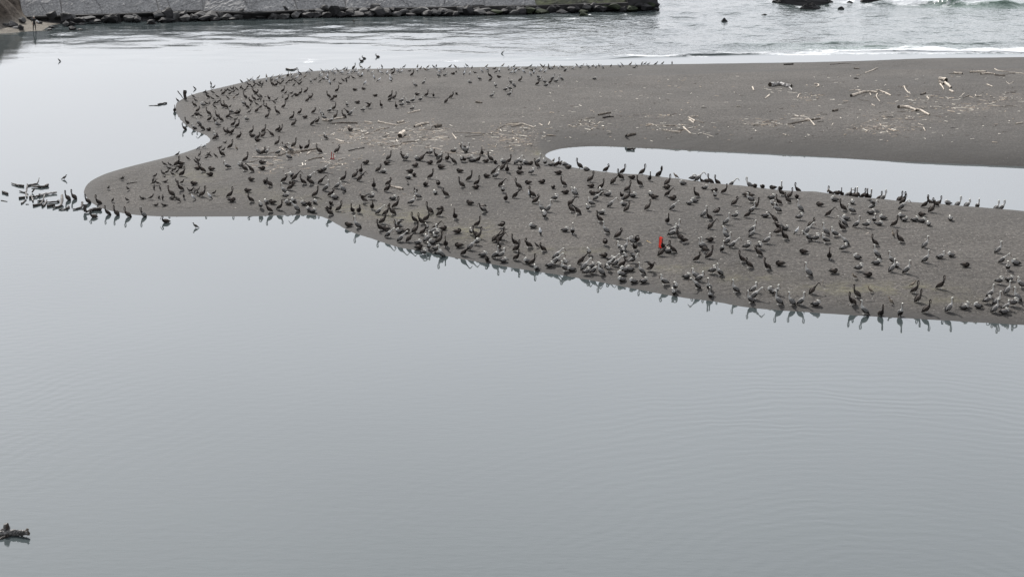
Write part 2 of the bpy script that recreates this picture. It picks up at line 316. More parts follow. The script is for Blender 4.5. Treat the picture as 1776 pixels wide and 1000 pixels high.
ca = ramp(t, noise(t, pos, .9, 6, .7, (1, 1, 1.8)), [(.35, (.050, .041, .034)), (.65, (.120, .100, .083))]); cs = ramp(t, noise(t, pos, 2, 5, .6), [(.3, (.17, .155, .135)), (.7, (.25, .23, .20))])
c = mixc(t, attr(t, 'cliff'), cs, ca); t.links.new(c, b.inputs['Base Color'])
bp = N(t, 'ShaderNodeBump'); bp.inputs['Distance'].default_value = .5; t.links.new(noise(t, pos, 1.5, 6, .7), bp.inputs['Height']); t.links.new(bp.outputs[0], b.inputs['Normal'])
beach = grid_mesh('bluff', BX, BY, bh, keep=(bh > -.6), attrs=dict(cliff=np.clip(d2/.8, 0, 1)), material=bm_)
tag(beach, kind='structure')
def hb(x, y):
    i = int(np.clip((x-fx[0])/.5, 0, len(fx)-1)); j = int(np.clip((y-fy[0])/.5, 0, len(fy)-1)); return float(bh[i, j])
def ground_b(px, py):
    d = ray(px, py); t = (5.0-H)/d[2]; te = -H/d[2]
    while t < te:
        x, y, z = d[0]*t, d[1]*t, H+d[2]*t
        if x < -50.5 and z <= hb(x, y) and y > fy[0]: return x, y, z
        t += .15
    return d[0]*te, d[1]*te, 0.0
# ------------------------------------------------------------------ landmarks for labels
ORD = ['first','second','third','fourth','fifth','sixth','seventh','eighth','ninth','tenth','eleventh','twelfth','thirteenth','fourteenth','fifteenth','sixteenth','seventeenth','eighteenth','nineteenth','twentieth']
MARKS = [(80,345,'by the snags in shallow water'),(195,360,'at the sandbar\'s left tip'),(285,345,'on bare sand right of the left tip'),(300,300,'on the left spit'),(350,285,'on sand below the inlet'),
 (335,215,'beside the left inlet'),(325,180,'by the leaning stick'),(385,170,'on the upper left shore'),(400,205,'above the left inlet'),(450,200,'in the left crowd'),(455,160,'on the left of the far shore'),(520,180,'left of the pale stick pile'),
 (520,140,'by the dark floating log'),(600,125,'left of the swimming pelicans'),(680,128,'under the swimming pelicans'),(640,170,'behind the pale stick pile'),(700,180,'above the driftwood litter'),(770,140,'along the middle of the far shore'),(860,130,'on the far shore past mid-bar'),
 (950,130,'at the far crowd\'s right end'),(1060,118,'right of the far gulls'),(600,225,'in the pale stick pile'),(740,225,'beside the pale stump pieces'),(880,230,'in the litter left of the pool'),(440,260,'left of the long grey log'),(500,265,'around the long grey log'),(575,270,'by the small red stake'),
 (350,330,'on the lower left sand'),(430,310,'below the long grey log'),(500,310,'well below the grey log'),(560,310,'below the small red stake'),(640,310,'left of the pale log among birds'),(690,325,'around the pale log among birds'),(760,275,'on the ridge left of the pool'),
 (830,275,'in the crowd left of the pool'),(900,290,'just left of the pool tip'),(960,285,'at the pool tip'),(470,355,'above the left waterline bend'),(560,355,'at the top of the waterline bend'),(640,370,'along the bend in the shore'),(700,400,'on the shore right of the bend'),(750,425,'in the huddle right of the bend'),
 (770,340,'on open sand in mid bar'),(830,345,'under the ridge crowd'),(830,400,'left of the pale gull'),(860,445,'on the waterline left of middle'),(900,340,'on sand below the pool tip'),(960,345,'under the pool tip'),(920,420,'on sand left of the red panel'),(980,400,'by the tall white pelican'),(970,465,'on the waterline at the middle'),
 (1050,310,'on the left pool rim'),(1040,350,'below the left pool rim'),(1060,400,'up and left of the red panel'),(1080,445,'in huddle left of red panel'),(1090,485,'on the waterline below the huddle'),(1145,425,'beside the red panel'),(1130,350,'below the pool\'s left rim'),(1150,300,'by the rim\'s tall pair'),
 (1220,310,'on the pool rim at its middle'),(1215,350,'under the middle of the pool rim'),(1180,390,'above the red panel'),(1230,430,'right of the red panel'),(1200,480,'below and right of the red panel'),(1240,510,'waterline below the red panel'),(1290,360,'right of centre under the pool rim'),(1270,420,'two steps right of the red panel'),
 (1310,430,'in the knot right of centre'),(1310,510,'at the waterline on the right half'),(1340,320,'on the right part of the pool rim'),(1350,350,'under the right pool rim'),(1350,390,'in the middle of the right half'),(1380,515,'in the row above the right waterline'),(1400,410,'in the right cluster under the rim'),(1440,360,'below the rim on the right'),(1450,400,'in the right cluster'),
 (1420,450,'on open sand under the right cluster'),(1480,330,'in the right bunch on the rim'),(1490,380,'in the string of sitting birds'),(1500,455,'on the lower right sand'),(1500,520,'on the right waterline'),(1560,340,'on the far right rim'),(1580,380,'in the sitting row near the right'),(1560,455,'beyond the lower right group'),
 (1590,510,'on the waterline near the right end'),(1640,360,'near the rim\'s right end'),(1640,440,'by the loose pair at right'),(1640,530,'at the far right waterline'),(1720,370,'on the rim at the right edge'),(1740,450,'at the right edge of the sand'),(1710,525,'in the bottom right bunch'),(1750,510,'in the last right-edge bunch'),
 (1350,145,'by the whale shaped log'),(1400,160,'right of the whale shaped log'),(1250,140,'on the empty upper sand'),(1180,225,'in the litter above the pool'),(1050,210,'above the pool tip'),(1400,215,'in the litter strip above the pool'),(1500,165,'by the branched bone pale log'),(1500,120,'near the far shore on the right'),
 (1560,215,'in the right stick litter'),(1590,190,'by the long curved log'),(1640,150,'in the small log heap'),(1720,125,'by the long logs at upper right'),(1740,170,'on the upper right sand'),(1740,220,'lower right of the upper sand')]
def where(x, y):
    return min(MARKS, key=lambda m: (m[0]-x)**2+((m[1]-y)*1.6)**2)[2]
def label_all(items):
    """items: (obj, x, y, description) -> unique labels: description + place (+ rank from the left among equals)"""
    g = {}
    for it in items: g.setdefault((it[3], where(it[1], it[2])), []).append(it)
    for (desc, wh), L_ in g.items():
        if len(L_) <= 5: rows = [('', L_)]
        else:
            L_.sort(key=lambda q: q[2]); n = 2 if len(L_) <= 12 else 3; h = len(L_)/n
            rows = [(nm, L_[round(i*h):round((i+1)*h)]) for i, nm in enumerate(['farther ', 'nearer '] if n == 2 else ['farthest ', 'middle ', 'nearest '])]
        for nm, Q in rows:
            Q.sort(key=lambda q: q[1])
            for i, it in enumerate(Q):
                p = ''
                if len(Q) > 1: p = 'leftmost ' if i == 0 else ('rightmost ' if i == len(Q)-1 else ORD[min(i, 19)]+' from left ')
                it[0]['label'] = (nm+p+desc+' '+wh)[:110]
# ------------------------------------------------------------------ loft meshes for birds
class MB:
    def __init__(s): s.v = []; s.f = []; s.m = []
    def loft(s, path, mats, n=8, side=(0, 1, 0), top=None):
        """path: (x,y,z,rw,rh); mats: material per segment; top: dict seg-> material for upward faces"""
        P = [Vector(p[:3]) for p in path]; b0 = len(s.v); sd_ = Vector(side)
        for i, p in enumerate(P):
            tg = (P[min(i+1, len(P)-1)]-P[max(i-1, 0)]).normalized()
            sd_ = (sd_-tg*sd_.dot(tg)).normalized(); nn = tg.cross(sd_)*-1
            for k in range(n):
                a = 2*math.pi*k/n
                s.v.append(p+sd_*(math.cos(a)*path[i][3])+nn*(math.sin(a)*path[i][4]))
        for i in range(len(P)-1):
            for k in range(n):
                a, b = b0+i*n+k, b0+i*n+(k+1) % n
                s.f.append((a, b, b+n, a+n)); m = mats[i]
                if top and i in top:
                    cz = sum(s.v[q].z for q in (a, b, b+n, a+n))/4-(P[i].z+P[i+1].z)/2
                    if cz > -.2*path[i][4]: m = top[i]
                s.m.append(m)
        s.f.append(tuple(b0+k for k in range(n))[::-1]); s.m.append(mats[0])
        e = b0+(len(P)-1)*n; s.f.append(tuple(e+k for k in range(n))); s.m.append(mats[-1])
    def mesh(s, name, mats, smooth=True):
        me = bpy.data.meshes.new(name); me.from_pydata([tuple(v) for v in s.v], [], s.f)
        for m in mats: me.materials.append(m)
        me.polygons.foreach_set('material_index', s.m); me.polygons.foreach_set('use_smooth', [smooth]*len(s.f)); me.update()
        bm = bmesh.new(); bm.from_mesh(me); bmesh.ops.recalc_face_normals(bm, faces=bm.faces); bm.to_mesh(me); bm.free()
        return me
M_dark = mat('plumage_dark_brown', (.020, .015, .013), .8, .3, 14)
M_brown = mat('plumage_brown', (.048, .034, .027), .8, .3, 14)
M_grey = mat('plumage_silver_grey', (.175, .17, .165), .75, .45, 12, stretch=(1, 4, 4))
M_gbrown = mat('plumage_grey_brown', (.060, .049, .042), .8, .45, 12, stretch=(1, 4, 4))
M_white = mat('plumage_white', (.50, .49, .465), .8, .1, 10)
M_crown = mat('plumage_cream', (.84, .82, .74), .8, .1, 10)
M_pale = mat('plumage_pale_belly', (.34, .32, .30), .8, .2, 10)
M_bill = mat('bill_grey', (.17, .135, .115), .6, .2, 10)
M_foot = mat('webbed_foot', (.42, .41, .39), .6, .2, 10)
M_black = mat('flight_feathers', (.020, .018, .017), .7, .3, 14)
PM = [M_dark, M_grey, M_white, M_crown, M_bill, M_foot, M_black, M_pale, M_gbrown, M_brown]
TONES = {'d': dict(belly=0, back=8, neck=0, head=0, low=7), 'w': dict(belly=0, back=1, neck=2, head=3, low=0), 'b': dict(belly=9, back=8, neck=9, head=9, low=7),
         'x': dict(belly=0, back=1, neck=0, head=2, low=0)}
def pelican_mesh(pose, tone, seed=0):
    r = random.Random(hash(pose+tone)*0+seed*17+ord(pose)*3+ord(tone)); T = TONES[tone]; m = MB()
    j = lambda a: r.uniform(-a, a)
    sit = pose in 'ST'
    tilt = {'U': 46, 'N': 34, 'F': 44, 'P': 20, 'S': 4, 'T': 8, 'W': 26}[pose]+j(7)
    ct, st_ = math.cos(R(tilt)), math.sin(R(tilt)); hip = (0, .12 if sit else .225)
    def B(x, z): return (hip[0]+x*ct-z*st_, hip[1]+x*st_+z*ct)
    body = [(-.31,.015,.035,.010),(-.27,.015,.06,.018),(-.21,.005,.09,.055),(-.13,.0,.125,.105),(-.02,.0,.142,.136),(.10,.01,.130,.130),(.18,.03,.098,.100)]
    path = []
    for x, z, rw, rh in body:
        q = B(x, z); path.append((q[0], 0, q[1], rw, rh))
    sx_, sz_ = path[-1][0], path[-1][2]; yb = 0
    if pose == 'U':
        nk = [(.055,0,.055,.060,.062),(.07,0,.14,.042,.042),(.05+j(.02),0,.23,.034,.034),(.045,0,.31,.033,.033),(.055,j(.01),.375,.036,.036)]
        hd = [(.085,0,.405,.040,.040),(.125,0,.395,.033,.033)]; bl = [(.135,0,.36,.022,.020),(.145,0,.26,.018,.026),(.15,0,.13,.009,.009)]
    elif pose == 'N':
        nk = [(.06,0,.05,.062,.062),(.09,0,.11,.044,.044),(.045,0,.155,.038,.036),(.015,0,.20,.035,.034),(.03,0,.25,.036,.036)]
        hd = [(.065,0,.275,.041,.040),(.105,0,.26,.033,.032)]; bl = [(.13,0,.23,.02,.018),(.155,0,.13,.017,.024),(.165,0,.02,.008,.008)]
    elif pose == 'F':
        nk = [(.08,0,.055,.062,.06),(.15,0,.12,.042,.042),(.21,0,.19,.034,.034),(.26,0,.245,.033,.033),(.30,0,.28,.035,.035)]
        hd = [(.34,0,.295,.040,.038),(.385,0,.275,.03,.03)]; bl = [(.41,0,.25,.02,.018),(.47,0,.17,.017,.024),(.52,0,.09,.008,.008)]
    elif pose == 'P':
        s_ = 1 if r.random() < .5 else -1
        nk = [(.05,0,.05,.062,.062),(.07,.02*s_,.12,.044,.044),(.02,.05*s_,.17,.037,.036),(-.05,.08*s_,.185,.035,.035)]
        hd = [(-.10,.10*s_,.175,.041,.040),(-.14,.11*s_,.15,.033,.032)]; bl = [(-.165,.12*s_,.12,.02,.018),(-.20,.13*s_,.04,.016,.02),(-.22,.14*s_,-.04,.008,.008)]
    elif pose == 'S':
        s_ = 1 if r.random() < .5 else -1
        nk = [(.04,0,.045,.066,.062),(.03,.02*s_,.10,.048,.045),(-.03,.04*s_,.125,.042,.038)]
        hd = [(-.09,.05*s_,.14,.042,.042),(-.14,.05*s_,.125,.034,.032)]; bl = [(-.17,.05*s_,.11,.022,.016),(-.27,.05*s_,.09,.02,.016),(-.36,.045*s_,.075,.008,.008)]
    elif pose == 'T':
        nk = [(.06,0,.05,.062,.062),(.085,0,.12,.044,.044),(.04,0,.17,.037,.036),(.02,0,.22,.034,.034),(.04,0,.265,.036,.036)]
        hd = [(.075,0,.285,.041,.040),(.115,0,.27,.033,.032)]; bl = [(.14,0,.245,.02,.018),(.19,0,.15,.017,.024),(.22,0,.06,.008,.008)]
    else:
        nk = [(.07,0,.05,.062,.062),(.11,0,.11,.044,.044),(.12,0,.18,.036,.036),(.12,0,.24,.034,.034)]
        hd = [(.15,0,.28,.040,.040),(.19,0,.27,.033,.032)]; bl = [(.215,0,.24,.02,.018),(.27,0,.16,.017,.024),(.30,0,.07,.008,.008)]
    if tone in 'w': nk = nk[:1]+[(a, b, c, d*1.02, e*1.02) for a, b, c, d, e in nk[1:]]; hd = [(a, b, c+.004, d*1.15, e*1.2) for a, b, c, d, e in hd]
    nb = len(path); path += [(sx_+a, c_, sz_+d, e_, f_) for a, c_, d, e_, f_ in nk+hd+bl]
    mats = []
    for i in range(len(path)-1):
        if i < nb-1: mats.append(T['low'] if (i in (2, 3) and tone != 'w') else T['belly'])
        elif i < nb-1+len(nk): mats.append(T['neck'])
        elif i < nb-1+len(nk)+len(hd): mats.append(T['head'])
        else: mats.append(4)
    m.loft(path, mats, 8, top={i: T['back'] for i in range(nb-1)})
    # folded wings lie along the flanks, crossing over the tail
    for s_ in (1, -1):
        if pose == 'W':
            up = .9 if seed % 2 else .35
            q0 = B(.12, .07); Wp = [(q0[0], s_*.07, q0[1], .07, .03)]
            sp = [(.02,.20,.10,.13,.02),(-.04,.36,.12,.14,.016),(-.13,.50,.02,.12,.012),(-.24,.62,-.06,.07,.008)] if up < .5 else [(-.03,.14,.10,.12,.022),(-.08,.24,.20,.12,.018),(-.20,.30,.24,.10,.014),(-.36,.32,.22,.05,.008)]
            Wp += [(q0[0]+a, s_*(.07+b_), q0[1]+c_, d, e_) for a, b_, c_, d, e_ in sp]
            m.loft(Wp, [T['back'], T['back'], 6, 6], 8, side=(1, 0, 0))
        else:
            Wp = []
            for x, z, y, rw, rh in [(.17,.03,.085,.012,.04),(.09,.045,.122,.022,.085),(-.05,.045,.132,.022,.095),(-.16,.045,.105,.02,.075),(-.25,.04,.055,.018,.04),(-.33,.03,.02,.012,.014)]:
                q = B(x, z); Wp.append((q[0], s_*y, q[1], rw, rh))
            m.loft(Wp, [T['back'], T['back'], T['back'], 6, 6], 8, side=(0, s_, 0))
    if not sit:
        for s_ in (1, -1):
            fx_ = .01+r.uniform(-.03, .03)
            m.loft([(0, s_*.055, .19, .028, .028), (fx_, s_*.06, .10, .015, .015), (fx_+.005, s_*.06, .02, .011, .011)], [T['belly'], 5], 6)
            b0 = len(m.v)
            for dx, dy in ((-.03, 0), (.09, -.05), (.115, 0), (.09, .05)): m.v.append(Vector((fx_+dx, s_*.06+dy, .004)))
            for dx, dy in ((-.03, 0), (.09, -.05), (.115, 0), (.09, .05)): m.v.append(Vector((fx_+dx*.6, s_*.06+dy*.4, .024)))
            m.f += [(b0, b0+1, b0+2, b0+3), (b0+4, b0+7, b0+6, b0+5)]+[(b0+k, b0+4+k, b0+4+(k+1) % 4, b0+(k+1) % 4) for k in range(4)]; m.m += [5]*6
    return m.mesh('pelican', PM)
G_white = mat('gull_white', (.86, .85, .83), .8, .1, 10); G_mantle = mat('gull_mantle', (.45, .46, .47), .8, .2, 12)
G_dark = mat('gull_dark', (.05, .043, .038), .8, .3, 14); G_bill = mat('gull_bill', (.35, .24, .07), .6, .1, 10); G_buff = mat('gull_buff', (.20, .165, .13), .8, .3, 14)
GM = [G_white, G_mantle, G_dark, G_bill, M_foot, M_black, G_buff]
def gull_mesh(tone, sit, seed):
    r = random.Random(seed+ord(tone)); m = MB(); z0 = .07 if sit else .17
    be, ba, he = {'w': (0, 1, 0), 'd': (2, 2, 2), 'b': (6, 6, 6)}[tone]; tl = r.uniform(4, 14) if sit else r.uniform(24, 52); ct, st_ = math.cos(R(tl)), math.sin(R(tl))
    path = []
    for x, z, rw, rh in [(-.24,.01,.03,.008),(-.17,.01,.04,.02),(-.09,0,.058,.05),(.0,0,.068,.062),(.08,.01,.055,.055)]:
        path.append((x*ct-z*st_, 0, z0+x*st_+z*ct, rw, rh))
    a, b_ = path[-1][0], path[-1][2]; up = r.uniform(.6, 1.15)
    path += [(a+.03, 0, b_+.04*up, .034, .034), (a+.035, 0, b_+.09*up, .028, .028), (a+.05, 0, b_+.125*up, .034, .033), (a+.08, 0, b_+.12*up, .02, .02), (a+.10, 0, b_+.108*up, .009, .010), (a+.13, 0, b_+.10*up, .004, .005)]
    m.loft(path, [5]+[be]*3+[he]*4+[3 if tone != 'd' else 5]*2, 8, top={0: 5, 1: 5, 2: ba, 3: ba})
    for s_ in (1, -1):
        Wp = [(x*ct-z*st_, s_*y, z0+x*st_+z*ct, rw, rh) for x, z, y, rw, rh in [(.08,.02,.045,.008,.02),(.03,.022,.062,.011,.042),(-.07,.022,.056,.011,.04),(-.17,.018,.03,.009,.02),(-.27,.012,.01,.006,.008)]]
        m.loft(Wp, [ba, ba, 5 if tone == 'w' else ba, 5], 6, side=(0, s_, 0))
        if not sit:
            m.loft([(.0, s_*.03, z0-.04, .010, .010), (.0, s_*.03, .008, .005, .005)], [4], 5)
            m.loft([(-.01, s_*.03, .006, .008, .004), (.05, s_*.03, .004, .022, .003)], [4], 5)
    return m.mesh('gull', GM)
# ------------------------------------------------------------------ bird positions, read off the photograph: region origin and scale, then "u v code"
REG = {'A': (0,280,7.4),'B':(220,110,7.4),'C':(440,110,7.4),'D':(660,110,7.4),'E':(880,110,7.4),'F':(1100,110,7.4),'G':(1320,110,7.4),'g':(1536,110,7.4),'H':(200,240,7.4),'I':(420,240,7.4),
 'J':(640,240,7.4),'K':(860,240,7.4),'L':(1080,270,7.4),'M':(1300,300,7.4),'N':(1536,300,7.4),'P':(600,360,7.4),'Q':(820,360,7.4),'R':(1020,370,7.4),'S':(1240,400,7.4),'T':(1440,430,7.4),
 'U':(1600,430,10.09),'V':(1600,500,10.09),'Z':(0,0,1)}
PEL = {
'A':'870 497 Udl,950 482 Udl,1130 535 Udl,1270 552 Udl,1385 682 Udl,1495 692 Udl,1205 720 Tdl',
'Z':'222 376 Ubl,249 376 Uxl,288 386 Tdl,627 107 Tdl,631.5 102.3 Tdl,655 99.5 Tdl,1169 511 Pwf,1232 517 Uwf',
'B':'615 622 Udf,775 775 Udl,740 852 Udl,865 845 Nwl,925 795 Uwl,970 860 Fdl,1050 865 Sdr,1145 965 Nwl,1170 815 Pwl,1140 775 Ndl,1060 745 Ndr,1050 665 Udl,1040 450 Udl,1210 745 Udl,1165 705 Udl,1270 575 Udl,1230 570 Udl,1300 705 Udr,1405 665 Pdr,1435 662 Ndr,1540 745 Pwl,1500 540 Nwl,1545 585 Ndl,1520 455 Udl,1590 510 Ndl,1630 475 Ndl,1665 400 Ndr,1640 392 Ndl,1670 630 Fdr,1420 828 Udr,1365 805 Ndr,1270 905 Ndl,1320 915 Ndl,1355 905 Fdr,1440 970 Ndr,1600 905 Udr,1610 950 Sdl,1680 980 Ndr,1750 950 Ndr,900 670 Sdl,912 625 Ndr,870 560 Ndl,980 560 Pwl,1340 645 Nwl,1240 410 Ndr',
'C':'440 175 Udf,590 150 Udl,1285 68 Udr,240 290 Udl,290 298 Ndr,375 372 Udr,600 402 Udr,670 378 Ndr,1070 372 Udr,425 485 Udr,550 422 Sdl,965 445 Udl,1010 482 Ndr,1045 440 Sdr,690 495 Udr,735 462 Ndr,200 475 Wdf,385 575 Udr,735 252 Pwf,40 405 Ndl,45 628 Fdr,190 608 Udl,175 703 Udr,305 655 Udl,590 655 Ndr,770 645 Ndr,875 672 Uwl,975 628 Nwr,1030 600 Udr,1200 555 Pwf,1330 520 Sdr,1470 578 Wdr,1405 622 Pwr,1635 562 Udf,1245 665 Fwr,1210 660 Fdl,1160 700 Udl,1050 705 Udr,990 765 Nwr,905 722 Nwl,490 725 Udr,515 805 Ndr,660 708 Sdr,755 795 Fdr,815 768 Ndr,345 880 Udr,310 880 Ndr,130 890 Udr,125 955 Ndl,230 935 Fdl,50 985 Ndr,1560 428 Sdr,1750 488 Ndr,920 975 Pwf,1240 868 Sdl,1300 355 Sdl,1410 342 Sdl',
'D':'160 143 Udr,405 165 Udr,445 302 Nwl,555 268 Uwr,745 180 Nwl,830 170 Nwr,930 145 Sdr,1400 178 Udl,1410 232 Ndr,1520 188 Sdl,1145 268 Pwl,1270 222 Nwl,1475 310 Pwf,1605 360 Nwr,1660 345 Nwl,1655 418 Nwr,1430 438 Nwr,1670 260 Uwl,1710 305 Uwl,845 512 Fdr,910 450 Ndr,975 402 Sdf,680 438 Wdf,590 428 Udr,515 485 Nwr,470 412 Sdl,415 500 Nwr,350 525 Nwl,275 555 Pwr,270 505 Nwr,200 580 Udf,180 458 Udr,125 445 Udr,125 488 Ndr,410 605 Pwr',
'E':'165 235 Ndr,385 282 Ndr,410 220 Nwr,395 195 Uwl,500 305 Pwr,480 262 Nwl,550 262 Ndr,580 215 Uwr,630 250 Nwr,695 220 Uwl,1120 208 Swr,745 108 Fwr',
'H':'1475 132 Udr,1370 232 Udl,1670 300 Udr,1610 385 Pwl,1660 425 Ndl,1440 392 Nwl,1745 432 Fdl,1120 435 Ndl,1055 403 Sdr,1235 418 Sdl,1215 485 Sdr,845 345 Sdl,790 355 Udr,830 388 Sdr,860 490 Udr,840 675 Udl,1010 603 Sdl,720 748 Ubl,1120 755 Udr,1470 765 Udr,1495 812 Sdr,1740 825 Ndl,1700 692 Sdl,1745 552 Sdl,1590 15 Ndl,1280 22 Ndr',
'I':'200 42 Sdl,450 85 Udr,665 112 Udr,205 203 Uwl,310 205 Nwr,265 215 Ndr,465 205 Nwr,560 145 Wdl,630 188 Uwl,755 155 Pdf,835 145 Udr,990 192 Udl,600 275 Nwl,1220 190 Ndr,40 300 Udr,25 415 Udl,260 333 Sdl,255 408 Sdr,130 432 Udr,125 552 Sdf,350 625 Ndl,295 583 Sdf,80 692 Sdr,120 828 Ndl,540 572 Ndr,635 490 Swf,675 540 Fdr,640 597 Sdl,620 668 Ndr,785 590 Udl,865 540 Fwr,880 602 Ndl,790 600 Swl,1010 582 Fdr,1000 443 Sdr,1060 435 Fwr,1075 675 Uwr,1220 650 Uwr,1295 690 Uwl,1300 548 Udr,1450 515 Ndr,1525 458 Udf,1510 550 Fdr,1590 332 Sdr,1750 435 Ndr,1690 645 Udf,1665 785 Pwr,1140 742 Ndr,1190 780 Swl,540 705 Uwl,565 775 Pwr,940 755 Udr,240 908 Pwf,310 835 Swf,390 850 Sdl,350 950 Udl,480 915 Udr,590 853 Swl,660 830 Swf,700 938 Fwl,790 858 Swl,860 862 Sdf,935 842 Swf,865 935 Swl,910 958 Swr,1140 858 Sdf,1110 922 Sdr,1125 990 Ndl,1240 940 Udr,1570 835 Wdl,1415 958 Udf,1500 965 Ndf,1670 915 Udf,1750 975 Fwr',
'J':'255 278 Udr,445 275 Ndl,475 282 Pwr,130 432 Udr,230 343 Sdl,190 448 Swr,620 283 Swl,680 288 Fdr,785 218 Pwr,870 262 Udl,905 335 Udr,905 262 Nwr,1005 298 Ndf,1090 332 Fdl,780 333 Sdr,595 373 Sdr,925 392 Sdl,525 443 Sdr,510 523 Swr,580 488 Sdf,790 518 Udr,1090 178 Swr,1205 130 Sdl,1225 185 Uwl,1255 180 Uwr,1190 303 Pwf,1225 305 Pdf,1300 290 Pwr,1330 303 Swr,1400 310 Udr,1450 225 Udf,1500 312 Sdr,1560 298 Udl,1620 325 Sdf,1165 443 Sdl,1285 550 Udr,1385 608 Udr,1370 648 Sdr,1190 635 Udl,890 618 Pdf,725 615 Sdf,250 605 Ndr,235 685 Ndr,60 655 Udf,600 710 Pdf,850 720 Swf,985 755 Ndl,45 785 Pwr,310 795 Swr,340 895 Udr,545 855 Nwr,630 782 Nwl,780 965 Udl,915 925 Sdr,1295 852 Sdl,1470 955 Wdl,50 915 Udf,120 970 Fwr,215 995 Udr,300 985 Udl,1510 503 Sdl,1600 463 Fdr,1630 515 Nwr,1720 408 Fdr,1695 628 Fdr,1720 703 Nwf,1755 815 Ndf',
'K':'145 443 Udf,165 325 Udr,100 322 Swl,270 340 Fwr,320 332 Pwf,385 338 Swl,440 343 Sdr,530 380 Udl,540 330 Uwr,630 343 Pwf,715 355 Swr,780 365 Udr,830 333 Sdr,885 332 Swl,1075 388 Udl,930 393 Sdr,1160 418 Swl,1415 418 Ndr,1625 458 Udr,1600 528 Udl,1745 523 Sdr,1510 592 Fdr,1215 560 Udr,1220 633 Sdr,870 620 Udl,735 648 Sdf,590 583 Sdr,415 588 Sdl,305 463 Sdl,310 430 Pdf,460 463 Pwr,800 468 Sdr,290 648 Udl,135 818 Udr,250 768 Fdr,470 758 Udl,510 840 Ndr,760 798 Pwr,890 718 Sdr,1010 745 Nwl,1015 693 Swf,965 865 Fdr,970 945 Udl,1050 972 Fdl,590 938 Uwl,670 945 Uwr,620 1010 Pwf,1350 658 Udr,1345 690 Swf,1240 723 Sdl,1285 805 Fwr,1330 728 Sdr,1440 743 Swr,1225 868 Nwl,1470 882 Fwr,1615 773 Pdf,1680 800 Udr,1690 690 Udr,1640 868 Swl,1680 940 Udr,1760 755 Swr,1180 938 Pwf,1360 978 Swr',
'L':'250 240 Udr,465 262 Udr,345 330 Uxf,125 303 Sdr,215 393 Udl,565 435 Sdr,575 380 Udr,770 373 Swl,900 310 Pwr,960 315 Fwr,1085 343 Sdr,1695 413 Sdf,945 535 Udl,1055 435 Swr,1175 473 Sdr,1300 493 Udr,1185 543 Pwf,575 525 Fdr,640 573 Sdr,405 558 Sdl,355 513 Swf,135 533 Swr,320 700 Udr,640 695 Fwr,860 633 Swr,920 603 Swl,1435 643 Ndr,1640 538 Sdl,1590 523 Sdr,1640 602 Nwl,1710 683 Udr,1655 745 Uwr,1600 795 Ndr,575 875 Udf,1040 788 Uwr,1110 828 Udl,1205 758 Pdr,1330 888 Uwr,1445 810 Pwr,1130 948 Fdr,690 985 Uwr,645 995 Nwr,1665 985 Uwr',
'M':'165 178 Sdf,300 198 Sdl,410 288 Ndl,515 322 Udr,490 388 Udl,605 322 Sdf,285 338 Swr,375 405 Udl,360 508 Nwl,310 443 Pwl,650 495 Uwl,640 603 Pwr,205 573 Swr,320 625 Fdl,900 433 Sdl,1125 278 Sdr,1370 308 Sdr,1090 363 Swl,1200 488 Udl,1010 562 Fdr,1310 523 Nwl,1320 403 Swf,1570 472 Wwr,1235 603 Swl,1560 528 Swr,1600 638 Nwf,1710 603 Swl,1665 673 Swr,1370 705 Uwr,1500 710 Pwr,1215 685 Fwl,1185 742 Ndl,980 795 Uwl,1095 818 Nwl,790 703 Ndr,735 785 Fwr,755 873 Fwl,850 883 Pwr,975 898 Nwl,1235 935 Fwl,1205 1000 Pwr,1610 935 Udl,370 735 Wdl,360 795 Pdr,460 730 Swr,450 855 Udl,220 915 Nwr,130 975 Pwf,30 828 Uwr',
'N':'220 405 Udr,205 478 Fwr,500 445 Udr,640 433 Ndl,590 513 Udr,800 403 Swl,465 558 Sdl,205 580 Swl,245 628 Swr,375 618 Swr,470 643 Swr,550 683 Swf,110 693 Udr,830 608 Swf,185 893 Udl,505 970 Uwr',
'P':'35 248 Sdl,150 268 Uwl,440 298 Udl,520 303 Sdl,540 393 Fwr,690 270 Wwl,660 303 Udl,770 333 Sdr,680 335 Swl,700 443 Fwr,810 443 Fdr,880 198 Udl,970 215 Udl,1030 190 Udr,890 328 Udr,985 358 Udr,1040 295 Pwf,1140 305 Fdr,1120 352 Nwr,1155 375 Pwr,1145 420 Pwf,1250 293 Sdr,1430 328 Sdr,1610 353 Pwf,1685 250 Udr,1700 405 Udr,1665 395 Udl,1035 450 Uwr,1040 405 Swf,1195 460 Udr,1280 515 Udf,1110 472 Swl,930 475 Swr,930 533 Sdr,1000 598 Pwr,1065 545 Pwf,1155 543 Swr,1190 590 Swr,1228 628 Uwl,1450 513 Sdl,1515 622 Fdr,1600 548 Fwr,1760 633 Swr,470 213 Udr,1205 113 Ndr,1400 158 Udf',
'Q':'370 270 Pdr,290 435 Fdr,340 448 Fdr,360 405 Udr,540 485 Udl,560 575 Udr,335 555 Udf,715 520 Ndl,900 565 Ndl,560 685 Udr,290 660 Uwr,365 648 Nwr,395 705 Swr,140 638 Swr,185 695 Pdf,700 718 Swl,760 743 Udr,815 805 Pwf,770 263 Swl,920 143 Pwf,1185 308 Swr,1280 350 Uwf,1630 195 Udl,1710 340 Uwl,1700 493 Pdf,1070 660 Fwr,1060 740 Fwr,990 773 Swr,1185 825 Nwl,1190 745 Pwf,1265 828 Swl,1390 723 Fdr,1490 625 Pwf,1680 638 Sdr,1430 815 Fwr,1520 768 Swr,1620 768 Swf,1460 873 Pwr,1550 855 Fwr,1650 878 Uwl,1740 835 Pwf,50 488 Pwr',
